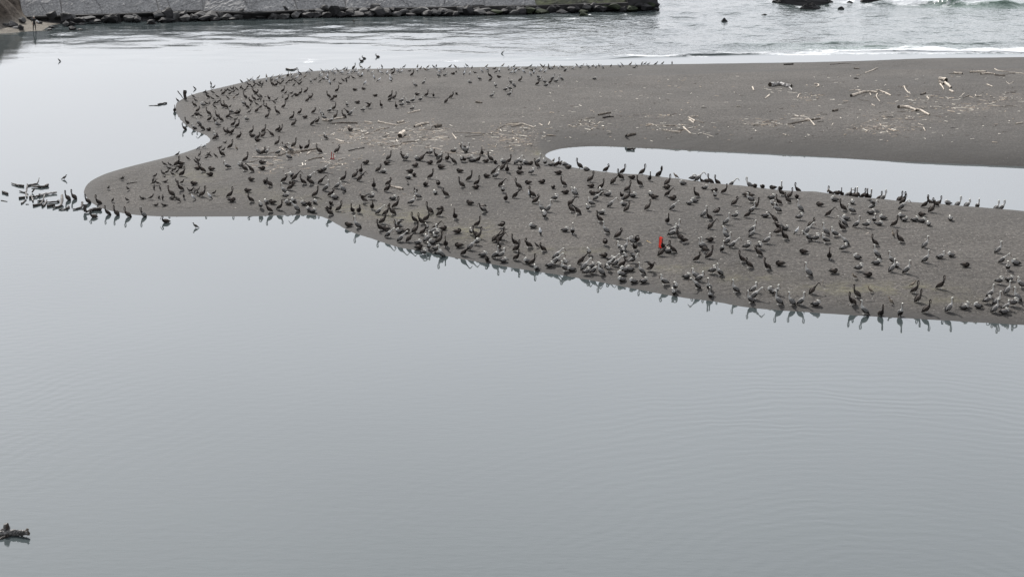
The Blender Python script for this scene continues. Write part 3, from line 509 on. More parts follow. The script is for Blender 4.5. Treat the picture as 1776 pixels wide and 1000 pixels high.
'R':'385 325 Ndr,600 485 Pdf,570 395 Pwl,625 385 Pdf,290 610 Swr,315 640 Fwr,355 685 Fwr,440 525 Pwf,470 478 Uwr,425 500 Nwl,475 605 Pwf,570 648 Wwr,440 703 Ndr,255 708 Fwr,265 775 Pwf,460 763 Swl,535 748 Swl,430 815 Swl,430 883 Swl,580 908 Swl,715 888 Swr,690 785 Uwl,790 748 Wdr,1125 248 Uwr,1075 305 Nwr,1230 385 Pdl,1180 355 Ndl,1085 505 Udl,940 545 Fdr,960 465 Udf,1035 503 Swr,1450 463 Uwl,1485 455 Uwl,1500 513 Pdl,1555 585 Udr,1395 625 Ndr,1560 363 Sdr,1720 503 Uwf,1265 843 Swr,1600 775 Pwr,1690 798 Uwl,1430 868 Nwr,1385 845 Nwl,1400 970 Fwl,980 925 Nwl,1120 995 Pwf,1550 998 Uwf',
'S':'140 105 Uwl,160 178 Uwr,225 228 Fwr,410 243 Pwr,570 225 Pwr,560 323 Ndl,350 403 Udl,440 490 Ndl,670 505 Udl,835 458 Sdl,1135 293 Sdl,1465 378 Udf,1650 278 Pwr,1200 595 Uwl,1520 558 Sdr,265 795 Uwl,490 795 Nwr,500 875 Fwr,455 938 Uwl,730 795 Swl,775 833 Nwr,820 955 Uwl,985 965 Uwl,1100 965 Uwr,1295 978 Swr,1250 825 Fdr',
'T':'345 143 Swl,600 138 Uwl,595 218 Swr,790 205 Uwl,790 315 Uwr,850 253 Swf,975 333 Uwr,365 303 Pwr,480 378 Sdr,340 648 Udl,280 748 Udl,440 848 Uwl,650 875 Udf,900 880 Uwf,1080 578 Udr,1410 528 Udr,1125 710 Udr,1230 838 Udr,1520 835 Uwr,1720 783 Swr,1220 185 Uwr,1410 143 Twr,1550 113 Swl,1730 253 Sdr',
'U':'1320 100 Uwr,1390 270 Fwr,1630 303 Swl,1490 408 Nwf,1340 635 Pwr,1520 595 Swr,1480 810 Uwr,1180 865 Uwr,1730 715 Nwl',
'V':'1130 275 Pwr,1295 298 Uwr,1260 435 Uwr,1430 453 Swr,1450 385 Nwr,1590 318 Pwr,1660 238 Uwl,750 333 Swr,970 353 Swl'}
# pelicans on the pool side of the crest: only heads and necks show above it
BEH = {'L':'460 250 Udr,1025 322 Udl,1130 330 Udl,1215 345 Udl,1395 357 Fwr,1625 378 Uwl','M':'400 200 Uwf,620 215 Udl,1045 262 Udl,1185 272 Udf,1250 272 Fwr,1325 285 Udr,1300 282 Udf,1380 282 Uwf,1450 292 Udr,1500 300 Udf,1540 302 Uwf,1660 312 Udr,1710 315 Uwr',
 'N':'180 345 Udr,215 352 Udr,580 378 Udl,680 390 Udr,925 410 Uwr,1045 425 Nwr,1180 435 Uwf,1420 458 Uwr,1485 465 Uwr'}
GUL = {
'A':'830 228 dr,1395 365 df,1450 532 df,1630 522 df,1640 382 df,1570 248 df',
'Z':'103 107 dl,339 395 dl,872 93.5 wr,613 39 dl',
'B':'650 492 d,870 332 d,1080 278 d,1115 325 d,1215 372 d,1100 395 d,1000 395 d,1025 408 d,850 445 d,880 500 d,1280 372 d,1310 372 d,1345 350 d,1370 338 d,1410 355 d,1465 335 d,1480 345 d,1375 383 d,1420 435 d,1375 470 b,1325 415 d,1160 450 d,1295 465 d,1100 480 d,1470 248 d,1560 240 b,1600 220 w,1620 245 w,1690 195 b,1540 265 w,1565 295 d,1550 325 d,1600 325 d,1640 280 d,1635 305 d,1690 305 d,1710 285 d,1745 285 d,1730 315 d,1520 365 d,1690 450 d,1720 445 d,1690 488 d,1720 485 d,1590 560 d,1575 648 d,1130 530 d,1160 532 d,1185 510 d,1060 520 ds,1020 540 d,1125 580 d,850 700 d,945 700 d,1330 720 d,1400 728 ds,1320 590 d',
'C':'65 193 b,165 195 b,165 238 w,235 205 w,235 240 d,320 185 b,345 193 w,295 235 w,390 218 w,500 190 w,490 172 b,555 213 w,580 165 w,660 193 b,695 135 w,715 140 w,735 113 d,875 115 w,855 165 w,865 188 w,930 133 w,945 130 w,1010 133 w,1015 118 w,1050 153 w,1070 108 w,1130 138 w,1145 145 w,1160 98 d,1195 97 w,1220 158 w,1240 120 w,1250 133 w,1300 113 w,1320 133 w,1312 100 w,1350 158 w,1375 62 b,1410 103 b,1395 175 w,1370 193 d,1480 108 w,1485 68 b,1525 145 w,1545 205 w,1590 108 w,1610 103 w,1635 148 w,1645 53 d,1715 148 w,1750 193 w,1755 245 w,1610 240 w,950 190 w,940 233 w,975 275 w,895 212 ds,790 218 ds,855 250 d,1035 240 d,1145 240 d,1190 245 d,1190 217 d,1225 203 d,1275 210 d,1110 268 ds,1430 280 w,10 280 d,10 308 d,60 315 d,80 270 d,100 315 d,120 288 d,350 280 d,325 275 d,375 255 d,425 280 d,455 248 d,490 240 d,520 298 d,530 250 d,570 280 d,600 240 d,605 280 d,370 438 ds,415 400 d,485 393 ds,500 445 d,60 488 d,90 490 d,130 512 d,260 520 d,290 490 d,55 450 ds,90 443 ds,90 590 d,145 575 d,35 550 d',
'D':'20 48 d,85 153 w,130 245 w,130 208 w,10 148 w,270 130 w,235 108 w,215 125 w,150 105 d,305 55 d,375 108 ds,475 58 b,470 115 w,515 88 b,570 100 b,620 104 w,680 65 d,715 52 d,715 90 w,755 132 w,785 108 w,820 98 d,895 65 d,960 68 b,970 118 ds,1000 88 w,1085 80 w,1090 115 w,1105 42 d,1175 78 d,1360 60 b,1465 78 ds,1485 133 d,1525 118 w,1570 48 b,1640 75 w,1660 92 w,1685 145 w,1710 65 d,1710 98 w,1740 78 ds,1735 135 w,610 58 b,1075 153 w,1150 150 w,1210 130 ds,1295 120 w,1360 105 w',
'E':'10 75 w,35 90 w,80 65 d,75 98 w,115 75 w,160 100 w,250 73 ds,300 55 d,310 93 ds,330 103 ds,370 83 w,205 132 w,60 145 w,105 135 w,290 160 w,340 138 w,430 105 w,435 48 b,465 65 d,490 125 w,432 125 w,530 55 d,540 78 ds,555 85 w,600 65 b,655 78 w,700 73 d,850 82 w,895 50 d,920 75 w,960 58 w,1025 60 w,1065 73 w,1095 43 ds,1135 70 w,1175 50 d,1215 70 w,1330 55 d,1430 55 w,1470 38 w,1580 32 b,1630 65 ds,1650 48 w,1730 25 w',
'F':'280 20 d,365 20 d,485 20 d,185 30 w,140 18 d',
'H':'800 235 d,1080 148 w,1155 135 w,1085 235 d,930 283 d,1045 278 ds,1195 240 d,1210 242 d,1285 250 d,1175 273 d,1070 320 d,1035 333 d,1065 348 d,1410 63 ds,1555 153 b,1345 125 ds,1390 178 d,630 358 d,700 368 d,685 393 ds,665 460 d,610 478 d,515 515 d,735 445 d,765 433 d,735 488 d,800 453 d,630 498 ds,490 565 d,500 600 d,540 605 d,645 573 ds,790 595 d,860 595 d,500 668 d,575 672 d,160 683 ds,90 525 ds,90 553 ds,950 698 d,985 693 d,1020 705 d,1060 692 d,1055 733 d,1270 733 d,345 783 ds,465 793 d,560 773 ds,610 793 d,735 783 ds,785 783 ds,805 825 d,880 780 d,1000 803 w,1210 783 w,525 868 ds,625 873 ds,150 825 d',
'I':'1075 18 d','J':'500 592 ds','K':'740 300 b,430 752 w,1675 0 d','L':'1305 988 w,680 285 b','M':'605 783 w,1010 262 b',
'N':'95 825 b','Q':'820 523 d,865 358 w','T':'310 403 b,510 583 b,775 722 b,1060 503 b'}
def parse(D):
    for k, s in D.items():
        x0, y0, sc_ = REG[k]
        for it in s.split(','):
            u, v, c = it.split(); yield x0+float(u)/sc_, y0+float(v)/sc_, c
def dedupe(L_, r=2.6):
    o = []
    for a in L_:
        if all((a[0]-b[0])**2+(a[1]-b[1])**2 > r*r for b in o): o.append(a)
    return o
pel = [(x, y, c, 0) for x, y, c in dedupe(list(parse(PEL)))]+[(x, y, c, 1) for x, y, c in parse(BEH)]
pel.sort(key=lambda p: -p[1])
YAW = {'r': 0, 'l': 180, 'f': -90, 'a': 90}
meshes = {}
def pel_mesh(c, k):
    key = (c[0], c[1], k)
    if key not in meshes: meshes[key] = pelican_mesh(c[0], c[1], k)
    return meshes[key]
def spot(x, y, beh):
    if beh:
        yy = y-1.5
        while yy < y+14:
            gx_, gy_, gz_ = ground(x, yy)
            if gy_ < 150 and gz_ > ZP+.5: break
            yy += .5
        l = math.hypot(gx_, gy_); gx_ += gx_/l*2.3; gy_ += gy_/l*2.3; return gx_, gy_, max(hgt(gx_, gy_), ZP-.05)
    gx_, gy_, gz_ = ground(x, y)
    if 940 < x < 1776 and 262 < y < 375:
        for _ in range(24):
            if gz_ > ZP+.06: break
            y += .5; gx_, gy_, gz_ = ground(x, y)
    return gx_, gy_, max(hgt(gx_, gy_), -.06) if gz_ > .01 else -.05
rp = random.Random(5)
DSC = {'U': 'standing tall', 'N': 'with drawn-in neck', 'F': 'leaning forward', 'P': 'preening', 'S': 'sitting tucked', 'T': 'sitting', 'W': 'with open wings'}
TN = {'d': 'dark', 'w': 'pale-headed', 'b': 'brown', 'x': 'white-faced'}; FC = {'r': 'facing right', 'l': 'facing left', 'f': 'facing front', 'a': 'facing away'}
items = []; rest = []
for i, (x, y, c, beh) in enumerate(pel):
    X, Y, Zz = spot(x, y, beh); k = rp.randrange(2)
    yaw = R(YAW[c[2]]+rp.uniform(-28, 28)); s = rp.uniform(.93, 1.07)*float(np.interp(y, [110, 220, 300], [.80, .90, 1.0]))
    if c[0] == 'T' and Zz < 0: Zz = -.02
    me = pel_mesh(c, k)
    if i < 300:
        o = bpy.data.objects.new('pelican', me); link(o); o.location = (X, Y, Zz); o.rotation_euler = (0, 0, yaw); o.scale = (s, s, s)
        tag(o, None, 'pelican', 'brown pelicans resting on and around the sandbar')
        if beh: d = TN[c[1]]+' pelican half-hidden by the rim'
        elif c[0] == 'T' and Zz <= 0: d = TN[c[1]]+' pelican floating on the water'
        else: d = TN[c[1]]+' pelican '+DSC[c[0]]+(' '+FC[c[2]] if c[0] not in 'SP' else '')
        items.append((o, x, y, d))
    else: rest.append((me, X, Y, Zz, yaw, s))
label_all(items)
bm = bmesh.new()
for me, X, Y, Zz, yaw, s in rest:
    n0 = len(bm.verts); bm.from_mesh(me); bm.verts.ensure_lookup_table()
    M = Matrix.Translation((X, Y, Zz)) @ Matrix.Rotation(yaw, 4, 'Z') @ Matrix.Scale(s, 4)
    bmesh.ops.transform(bm, matrix=M, verts=bm.verts[n0:])
me = bpy.data.meshes.new('pelican_flock'); bm.to_mesh(me); bm.free()
for m_ in PM: me.materials.append(m_)
fl = link(bpy.data.objects.new('pelican_flock', me)); tag(fl, 'distant brown pelicans crowding the far part of the sandbar', 'pelican flock', kind='stuff')
# gulls
gul = dedupe(list(parse(GUL)), 1.6); gm = {}; items = []; gul.sort(key=lambda q: -q[1]); rest = []
for i, (x, y, c) in enumerate(gul):
    X, Y, Zz = spot(x, y, 0); k = rp.randrange(3); sit = 's' in c; key = (c[0], sit, k)
    if key not in gm: gm[key] = gull_mesh(c[0], sit, k)
    yaw = R({'r': 0, 'l': 180, 'f': -90}.get(c[1:2], rp.choice([0, 180, 0, 180, -60, 100]))+rp.uniform(-35, 35)); s = rp.uniform(1.05, 1.25)*(1.15 if c[0] == 'w' else 1)
    if i < 300:
        o = link(bpy.data.objects.new('gull', gm[key])); o.location = (X, Y, Zz); o.rotation_euler = (0, 0, yaw); o.scale = (s, s, s)
        tag(o, None, 'gull', 'small gulls scattered among the pelicans')
        items.append((o, x, y, {'w': 'white', 'd': 'small dark', 'b': 'small buff'}[c[0]]+' gull '+('sitting' if sit else 'standing')))
    else: rest.append((gm[key], X, Y, Zz, yaw, s))
label_all(items)
if rest:
    bm = bmesh.new()
    for me, X, Y, Zz, yaw, s in rest:
        n0 = len(bm.verts); bm.from_mesh(me); bm.verts.ensure_lookup_table()
        bmesh.ops.transform(bm, matrix=Matrix.Translation((X, Y, Zz)) @ Matrix.Rotation(yaw, 4, 'Z') @ Matrix.Scale(s, 4), verts=bm.verts[n0:])
    me = bpy.data.meshes.new('gull_flock'); bm.to_mesh(me); bm.free()
    for m_ in GM: me.materials.append(m_)
    fl = link(bpy.data.objects.new('gull_flock', me)); tag(fl, 'tiny distant gulls strung along the far shoreline', 'gull flock', kind='stuff')
print('PELICANS', len(pel), 'GULLS', len(gul))
# ------------------------------------------------------------------ driftwood: region, thickness px, tone, points u v [height m]
M_dl = mat('driftwood_pale', (.52, .46, .39), .85, .35, 5, bump=.02, stretch=(1, 1, 1)); M_db = mat('driftwood_grey_brown', (.17, .145, .12), .85, .4, 5, bump=.02)
M_dd = mat('driftwood_dark_wet', (.045, .037, .032), .6, .4, 5, bump=.02); M_dw = mat('driftwood_silver_top', (.30, .28, .26), .7, .5, 4, bump=.02, col2=(.60, .58, .56))
M_end = mat('log_end_grain', (.05, .04, .032), .9, .3, 20)
A_MARK = 0
DT = {'l': (M_dl, 'pale'), 'b': (M_db, 'grey-brown'), 'd': (M_dd, 'dark'), 'w': (M_dw, 'silvery wet')}
DRIFT = '''A 2.6 d 150 290 220 315 300 325;A 2.2 d 355 318 430 300 480 288 505 262 .25;A 3.4 d 410 332 540 338 615 318;A 3 d 35 402 100 425;A 1 d 15 502 95 517;A 2.2 d 250 388 330 402 355 360 .35;A 2 d 330 405 345 465;A 3 d 245 478 320 468;A 3.4 d 380 475 450 465 520 445
A 2.4 d 400 445 425 518;A 1.8 d 410 405 450 405 .3;A 3.6 w 500 450 620 425 735 412;A 2 d 275 545 305 525 340 492;A 1 d 330 552 370 552;A 2.8 d 425 575 530 550 575 485 .25;A 2.2 d 480 520 570 508;A 2.8 d 545 582 575 558 605 505;A 2.6 d 600 535 740 525 750 512;A 3 d 610 583 700 568
A 3.6 d 680 605 780 575 800 508 .35;A 2.2 d 750 622 830 620 890 595;A 2.8 d 860 615 885 585;A 2.8 d 940 625 1040 600 1060 572 .2;A 4 d 1095 655 1092 650 .45;A 4.4 d 1110 665 1200 632 1300 630
A 1.5 d 1625 290 1760 270;B 1.2 d 735 468 655 468 .85;B 4 d 752 478 746 478 .9;B 2.2 d 400 535 510 515;B .8 d 280 545 400 542;B .8 d 780 462 930 442;C 2.2 d 415 78 500 90 560 65
C 3.6 l 890 745 980 748;C 2.6 l 1020 725 1150 705 1180 695;C 2 b 1000 778 1130 768 1330 772;C 2 l 1420 757 1520 772;C 2.6 l 1600 762 1700 782 1776 792;C 1 l 1150 880 1160 850 1230 828;C 1.2 b 1540 882 1620 852 1740 832;C 2 l 1430 922 1470 897;C 1 d 1670 945 1750 940
D 2.2 l 60 782 200 802;D 3 l 215 770 300 755;D 1.4 l 200 805 370 758;D 1 l 0 837 110 832;D 3.6 l 440 825 530 792 620 775;D 1.4 d 620 772 650 805 645 850;D 1.4 b 650 825 740 772;D 4 b 700 828 775 808;D 1.4 l 730 845 810 865;D 1 l 200 912 320 878;D 6.5 l 255 955 300 905;D 1.5 b 930 890 1130 902 1440 912
D 1.2 b 1080 942 1330 927;D 1.4 l 920 905 975 975;D 2.8 b 1230 508 1300 518;D 2.2 l 350 648 505 612;D 1.6 b 1495 858 1550 822 1640 777 1776 767;D 1.6 l 1600 798 1776 792;D 1.3 l 1680 812 1776 807;D 1 l 660 912 730 882;D 1 l 540 992 610 977;D .8 d 45 947 120 942
E 2 l 0 792 200 782;E 1.5 b 50 817 190 802;E 1.7 l 200 782 340 827;E 1.7 l 410 782 455 807;E 1.7 l 520 802 545 757;E 2 b 490 932 625 942;E 1.4 l 435 967 490 942;E .8 d 340 907 420 962;E 1.5 b 950 732 1120 702;E 2.6 b 1165 673 1325 638;E 2.8 d 1230 708 1310 690 1365 693
E 1 l 930 802 1100 792;E 1.3 l 790 797 850 822;E 1.4 l 1150 792 1185 757;E 1 l 1270 872 1330 882;E 1 d 1280 912 1340 907;E 3.4 b 1520 948 1645 912
F 1.8 l 150 792 220 784 280 802 530 802;F 2.8 l 360 862 450 882 590 897;F 2 l 630 827 725 907;F 1.8 l 690 697 820 687;F 1.8 l 700 702 780 747;F 2.2 l 705 732 765 772;F 1.3 b 780 737 890 767;F 1.5 l 880 907 1020 947;F .9 d 860 574 930 574;F 1.1 l 1310 555 1370 555
F 2 l 1515 310 1535 352;F 1.5 l 1680 457 1740 412;F 1.2 b 1530 802 1700 777;F .9 d 130 882 200 882;F 1 d 320 912 370 897;F .8 d 840 977 1000 972;F .9 l 980 260 1020 260
G 5.4 w 115 300 230 285 330 305 385 312;G 1.8 w 365 315 400 350;G 1.3 b 340 300 343 300 .35;G 1.3 b 385 310 383 310 .4;G 1 l 630 307 690 292;G 2 l 690 275 735 277 738 297 700 310;G 1.5 l 470 447 490 402;G 1.4 l 50 457 110 402;G 2 d 290 22 410 17;G .9 d 885 20 1080 7 1255 20;G 2 b 1190 72 1260 77
G 1.6 l 1330 132 1410 102 1500 62;G 1.2 l 1225 157 1290 152;G 2 d 1190 197 1245 202;G 1.6 l 1120 357 1200 347 1275 357;G 3.6 l 1155 432 1300 385 1400 375 1500 388;G 2.4 l 1470 362 1540 364 1665 417;G 1.4 l 1500 382 1480 432 1525 492;G 1.1 l 1395 382 1410 412;G 1.1 l 1430 437 1560 407
G 2.4 b 350 792 550 750 680 725 760 717;G 1.6 l 620 722 690 802;G 1 d 720 757 800 747;G 1.2 d 780 657 845 657;G 3 b 925 622 985 604;G 1 l 900 807 925 772;G 1.1 l 1310 772 1400 752;G 1.1 b 1510 637 1610 627;G 1 d 1610 692 1690 692;G .8 d 1110 842 1230 837;G 1 b 1050 517 1120 497;G 1 b 1240 472 1380 482
G 1.1 l 130 747 210 742;G 1.8 l 280 912 320 927;G .8 l 350 922 465 992;G 1.4 l 1420 532 1460 552
g 1.8 l 0 392 70 417;g 1.5 l 235 297 270 362 320 397;g 2.6 b 450 412 510 388;g 4.6 l 690 212 780 232;g 3.2 b 690 245 740 275;g 3.2 l 760 260 840 320;g 1.8 l 700 272 745 332 735 347;g 2.4 l 820 350 865 378;g 1 b 810 137 880 137;g 3 l 875 134 985 144;g 3 l 1080 122 1150 121 1290 123;g 2.8 l 1220 148 1310 138 1410 148;g 2 b 1400 157 1530 167
g 1.4 l 1400 77 1460 102 1680 127 1776 137;g 1.3 b 1480 152 1660 132;g 4.4 l 160 578 270 576 390 617;g 3.4 l 390 605 460 617 555 675;g 1 b 400 582 540 580;g 1.8 l 1150 407 1165 427 1230 422;g 1 l 960 432 1010 387;g 1.2 b 990 452 1070 412;g 1.6 l 1300 277 1370 302;g .8 l 1545 237 1590 272;g .8 l 1600 267 1640 237
g 1.7 l 530 432 560 467;g 1 l 760 437 840 452;g 1.2 l 1200 472 1310 492;g 1.3 b 1600 377 1670 377;g 1.2 b 1470 567 1560 552 1660 557;g 1.8 l 1670 782 1755 767;g 1.4 l 310 812 490 827;g 1.2 l 415 777 490 802;g 1.4 l 485 832 510 872;g 1 d 830 837 900 827;g 1 d 10 692 90 692
I 2.2 l 130 248 380 253 445 253;I 1.4 b 100 297 130 307 240 267;I 2.2 b 430 218 480 228 560 198 700 193;I 2.4 b 640 213 800 168 960 143;I 2.4 l 830 217 880 180 950 168;I 3.4 b 590 190 700 186 880 154;I 2.4 b 850 288 930 265 1040 253;I 2 d 1370 168 1460 145 1570 128;I 1.3 b 1235 292 1300 272 1375 267;I 1.8 l 1200 22 1310 52
I 1.8 l 480 128 560 168;I 1 l 1060 352 1190 347 1260 332;I 1.1 b 1560 72 1650 62;J 1.1 b 120 72 150 97 250 72 330 97;J 1.7 b 270 112 380 97 420 67 520 47 630 47;J 1.3 l 690 37 755 17;J 1.7 l 720 127 840 134 930 152;J 3.2 l 270 625 350 641 430 661;J 1.3 l 1310 192 1400 207 1520 207
K 1 b 880 327 960 322 1010 292;K 1 b 960 337 1040 377;K 1.3 l 105 117 210 127;K .8 l 700 47 740 47;K 3 d 1680 146 1776 150;R 1.8 l 945 388 1010 442 1040 462;R 2.4 l 1000 495 1060 503;M .8 l 1480 792 1530 772;S 1 l 1370 700 1388 700 .3;T 1 l 510 267 560 292;P .9 l 1540 370 1590 345'''
def tube_mesh(pts, rad, m_side, m_end=None, seed=0, n=8, taper=.55):
    r = random.Random(seed); P = smooth_line(pts, 4) if len(pts) > 2 else np.linspace(np.array(pts[0]), np.array(pts[1]), 5)
    m = MB(); path = []; K = len(P)
    fat = r.random() < .5
    for i, p in enumerate(P):
        u = i/(K-1); u = u if fat else 1-u
        k = (1-taper*u)*r.uniform(.85, 1.15)
        path.append((p[0]+r.uniform(-.2, .2)*rad, p[1]+r.uniform(-.2, .2)*rad, p[2]+r.uniform(-.15, .15)*rad, rad*k, rad*k*r.uniform(.75, 1)))
    sd0 = (0, 0, 1) if abs(P[-1][2]-P[0][2]) < .5*np.linalg.norm(P[-1]-P[0]) else (1, 0, 0)
    m.loft(path, [0]*(K-1), n, side=sd0)
    for q in range(len(m.v)): m.v[q] = m.v[q]+Vector((r.uniform(-1, 1), r.uniform(-1, 1), r.uniform(-1, 1)))*rad*.13
    if m_end is not None: m.m[-1] = 1; m.m[-2] = 1
    return m.mesh('driftwood', [m_side]+([m_end] if m_end is not None else []), smooth=False)
items = []
for i, ln in enumerate(DRIFT.replace('\n', ';').split(';')):
    q = ln.split(); x0, y0, s_ = REG[q[0]]; th = float(q[1]); tn = q[2]; nums = list(map(float, q[3:])); lift = 0
    if len(nums) % 2: lift = nums.pop()
    uv = [(x0+nums[k]/s_, y0+nums[k+1]/s_) for k in range(0, len(nums), 2)]
    G0 = [ground(*p, ZP if (q[0] == 'K' and nums[0] > 1600) else 0) for p in uv]; Y = G0[0][1]; rad = max(.035, th*Y/F*.5*(1.6 if q[0] == 'A' else 1.5))
    pts = [np.array([g[0], g[1], g[2]+rad*.75]) for g in G0]
    if lift: pts[-1][2] += lift
    cen = np.mean(pts, 0); cen[2] = min(p[2] for p in pts)-rad
    o = link(bpy.data.objects.new('driftwood', tube_mesh([p-cen for p in pts], rad, DT[tn][0], M_end if th > 2.4 else None, i, taper=(.5 if th < 5 else .3) if len(uv) > 2 or th < 1.5 else .2)))
    o.location = cen
    tag(o, None, 'driftwood', 'weathered driftwood pieces washed up on the sandbar')
    ln_ = np.linalg.norm(pts[-1]-pts[0]); size = 'twig' if rad < .035 and ln_ < 1.3 else ('stick' if rad < .065 else ('log' if ln_ > .9 else 'chunk'))
    shp = 'bent ' if len(uv) > 2 else 'straight '
    items.append((o, np.mean([p[0] for p in uv]), np.mean([p[1] for p in uv]), DT[tn][1]+' '+shp+'driftwood '+size))
label_all(items)
# bottom-left snag: low wet log with two knobbly raised ends
M_snag = mat('mottled_wet_wood', (.13, .125, .12), .6, .7, 9, bump=.03)
snag = bpy.data.objects.new('drift_snag', None); link(snag); gx_, gy_, _ = ground(18, 927); snag.location = (gx_, gy_, 0)
tag(snag, 'half sunken mottled log with two knobbly upturned ends in the bottom left water', 'driftwood')
pxm = gy_/F*1.0
def SG(u, v, z): 
    p = onz(u, v, 0); return np.array([p[0]-gx_, p[1]-gy_, z])
def add_child(name, me, parent): o = bpy.data.objects.new(name, me); link(o, parent); return o
add_child('trunk', tube_mesh([SG(-22, 932, .03), SG(-4, 930, .06), SG(14, 928, .09), SG(28, 928, .11), SG(40, 929, .15), SG(50, 930.5, .16)], .15, M_snag, M_end, 3, 10, .35), snag)
add_child('root_knob', tube_mesh([SG(44, 929.5, .18), SG(47, 929.5, .26), SG(48.5, 929.5, .32)], .085, M_db, None, 4), snag)
add_child('broken_branch', tube_mesh([SG(47, 929.5, .29), SG(50.5, 929.5, .29)], .03, M_db, None, 5), snag)
add_child('root_knob', tube_mesh([SG(-4, 927, .08), SG(6, 926, .17), SG(12, 926, .28), SG(13, 926, .37)], .15, M_snag, M_end, 6, 10, .5), snag)
add_child('broken_branch', tube_mesh([SG(14, 927, .05), SG(13, 926.6, .34)], .10, M_dd, None, 9), snag)
add_child('root', tube_mesh([SG(14, 930, .05), SG(6, 932, .03), SG(-8, 938, -.02)], .10, M_dd, None, 7), snag)
# ------------------------------------------------------------------ loose litter (stuff): twigs and shell bits
def rpoint(cx, cy, rx, ry):
    return cx+rp.gauss(0, .6)*rx, cy+rp.gauss(0, .6)*ry
M_tan = mat('dry_twig', (.40, .33, .26), .9, .3, 3); M_tw2 = mat('pale_twig', (.60, .56, .49), .9, .2, 3); M_tw3 = mat('dark_twig', (.07, .055, .045), .9, .2, 3)
V = []; Fc = []; Mi = []
def twig(x, y, ln_, rad, mi):
    X, Y, Z_ = ground(x, y)
    if Z_ < .06: return
    a = rp.uniform(-1.5, 1.5); ca, sa = math.cos(a)*ln_/2, math.sin(a)*ln_/2; b0 = len(V)
    px_, py_ = -math.sin(a)*rad, math.cos(a)*rad
    for s_ in (-1, 1):
        zz = rp.uniform(.0, .06)
        for dx, dz in ((1.1, .1), (.3, .9), (-1.1, .1)): V.append((X+s_*ca+px_*dx, Y+s_*sa+py_*dx, Z_+.005+zz+rad*dz))
    for f in ((0, 1, 4, 3), (1, 2, 5, 4), (2, 0, 3, 5), (0, 2, 1), (3, 4, 5)): Fc.append(tuple(b0+k for k in f)); Mi.append(mi)
for (cx, cy, rx, ry, s_) in LITTER:
    for _ in range(int(rx*ry*.15*s_)+12):
        x, y = rpoint(cx, cy, rx, ry); twig(x, y, rp.choice([.15, .25, .3, .4, .9])*rp.uniform(.7, 1.3), rp.uniform(.012, .042), rp.choice([0, 0, 1, 1, 2]))
for _ in range(380):
    x = rp.uniform(900, 1776); y = rp.uniform(130, 248); twig(x, y, rp.uniform(.12, .55), rp.uniform(.016, .04), rp.choice([0, 1, 1, 2, 2]))
for _ in range(200):
    x, y = rpoint(620, 345, 160, 50); twig(x, y, rp.uniform(.1, .3), rp.uniform(.01, .02), rp.choice([0, 1, 2]))
me = bpy.data.meshes.new('twig_litter'); me.from_pydata(V, [], Fc)
for m_ in (M_tan, M_tw2, M_tw3): me.materials.append(m_)
me.polygons.foreach_set('material_index', Mi); tag(link(bpy.data.objects.new('twig_litter', me)), 'scattered dry twigs and bark lying over the sand', 'litter', kind='stuff')
M_shell = mat('shell_bits', (.75, .72, .67), .8, .2, 3); V = []; Fc = []; Mi = []
for _ in range(4500):
    x = rp.uniform(160, 1776); y = rp.uniform(125, 560); X, Y, Z_ = ground(x, y)
    if Z_ < .12: continue
    r_ = rp.uniform(.012, .032)*(1.6 if rp.random() < .05 else 1); b0 = len(V)
    a0 = rp.random()*6
    for k in range(4): V.append((X+math.cos(a0+k*1.57)*r_*rp.uniform(.6, 1.5), Y+math.sin(a0+k*1.57)*r_*rp.uniform(.6, 1.5), Z_-.004))
    V.append((X, Y, Z_+r_*.8))
    for k in range(4): Fc.append((b0+k, b0+(k+1) % 4, b0+4))
me = bpy.data.meshes.new('shell_fragments'); me.from_pydata(V, [], Fc); me.materials.append(M_shell)
tag(link(bpy.data.objects.new('shell_fragments', me)), 'tiny pale shell and feather bits speckling the dark sand', 'shells', kind='stuff')
# ------------------------------------------------------------------ red markers
M_red = mat('faded_red_plastic', (.74, .12, .08), .6, .12, 3); M_yel = mat('yellow_stick', (.55, .36, .12), .7, .2, 4)
def box(m, c, d, rz=0, tx=0, mi=0, bev=0):
    M = Matrix.Translation(c) @ Matrix.Rotation(rz, 4, 'Z') @ Matrix.Rotation(tx, 4, 'Y'); b0 = len(m.v)
    for sx1 in (-1, 1):
        for sy1 in (-1, 1):
            for sz1 in (-1, 1): m.v.append(M @ Vector((sx1*d[0]/2, sy1*d[1]/2, sz1*d[2]/2)))
    for f in ((0, 1, 3, 2), (4, 6, 7, 5), (0, 4, 5, 1), (2, 3, 7, 6), (0, 2, 6, 4), (1, 5, 7, 3)): m.f.append(tuple(b0+k for k in f)); m.m.append(mi)
t = M_red.node_tree; tl_ = N(t, 'ShaderNodeBsdfTranslucent'); tl_.inputs[0].default_value = (.95, .16, .12, 1); ms = N(t, 'ShaderNodeMixShader'); ms.inputs[0].default_value = .42
t.links.new(t.nodes['Principled BSDF'].outputs[0], ms.inputs[1]); t.links.new(tl_.outputs[0], ms.inputs[2]); t.links.new(ms.outputs[0], t.nodes['Material Output'].inputs[0])
X, Y, Z_ = ground(1146, 431)
pn = link(bpy.data.objects.new('beach_marker', None)); pn.location = (X, Y, Z_); pn.rotation_euler = (R(-8), R(6), R(22)); tag(pn, 'torn upright bright red plastic panel standing among the pelicans', 'marker')
m = MB(); m.v = [Vector(p) for p in [(-.15,0,.08),(-.13,.0,.72),(-.04,.01,.78),(.13,.02,.70),(.15,.02,.26),(.05,.02,.0),(-.15,.03,.08),(-.13,.03,.72),(-.04,.04,.78),(.13,.05,.70),(.15,.05,.26),(.05,.05,.0)]]
m.f = [(0,1,2,3,4,5),(11,10,9,8,7,6)]+[(k,k+6,(k+1)%6+6,(k+1)%6) for k in range(6)]; m.m = [0]*8
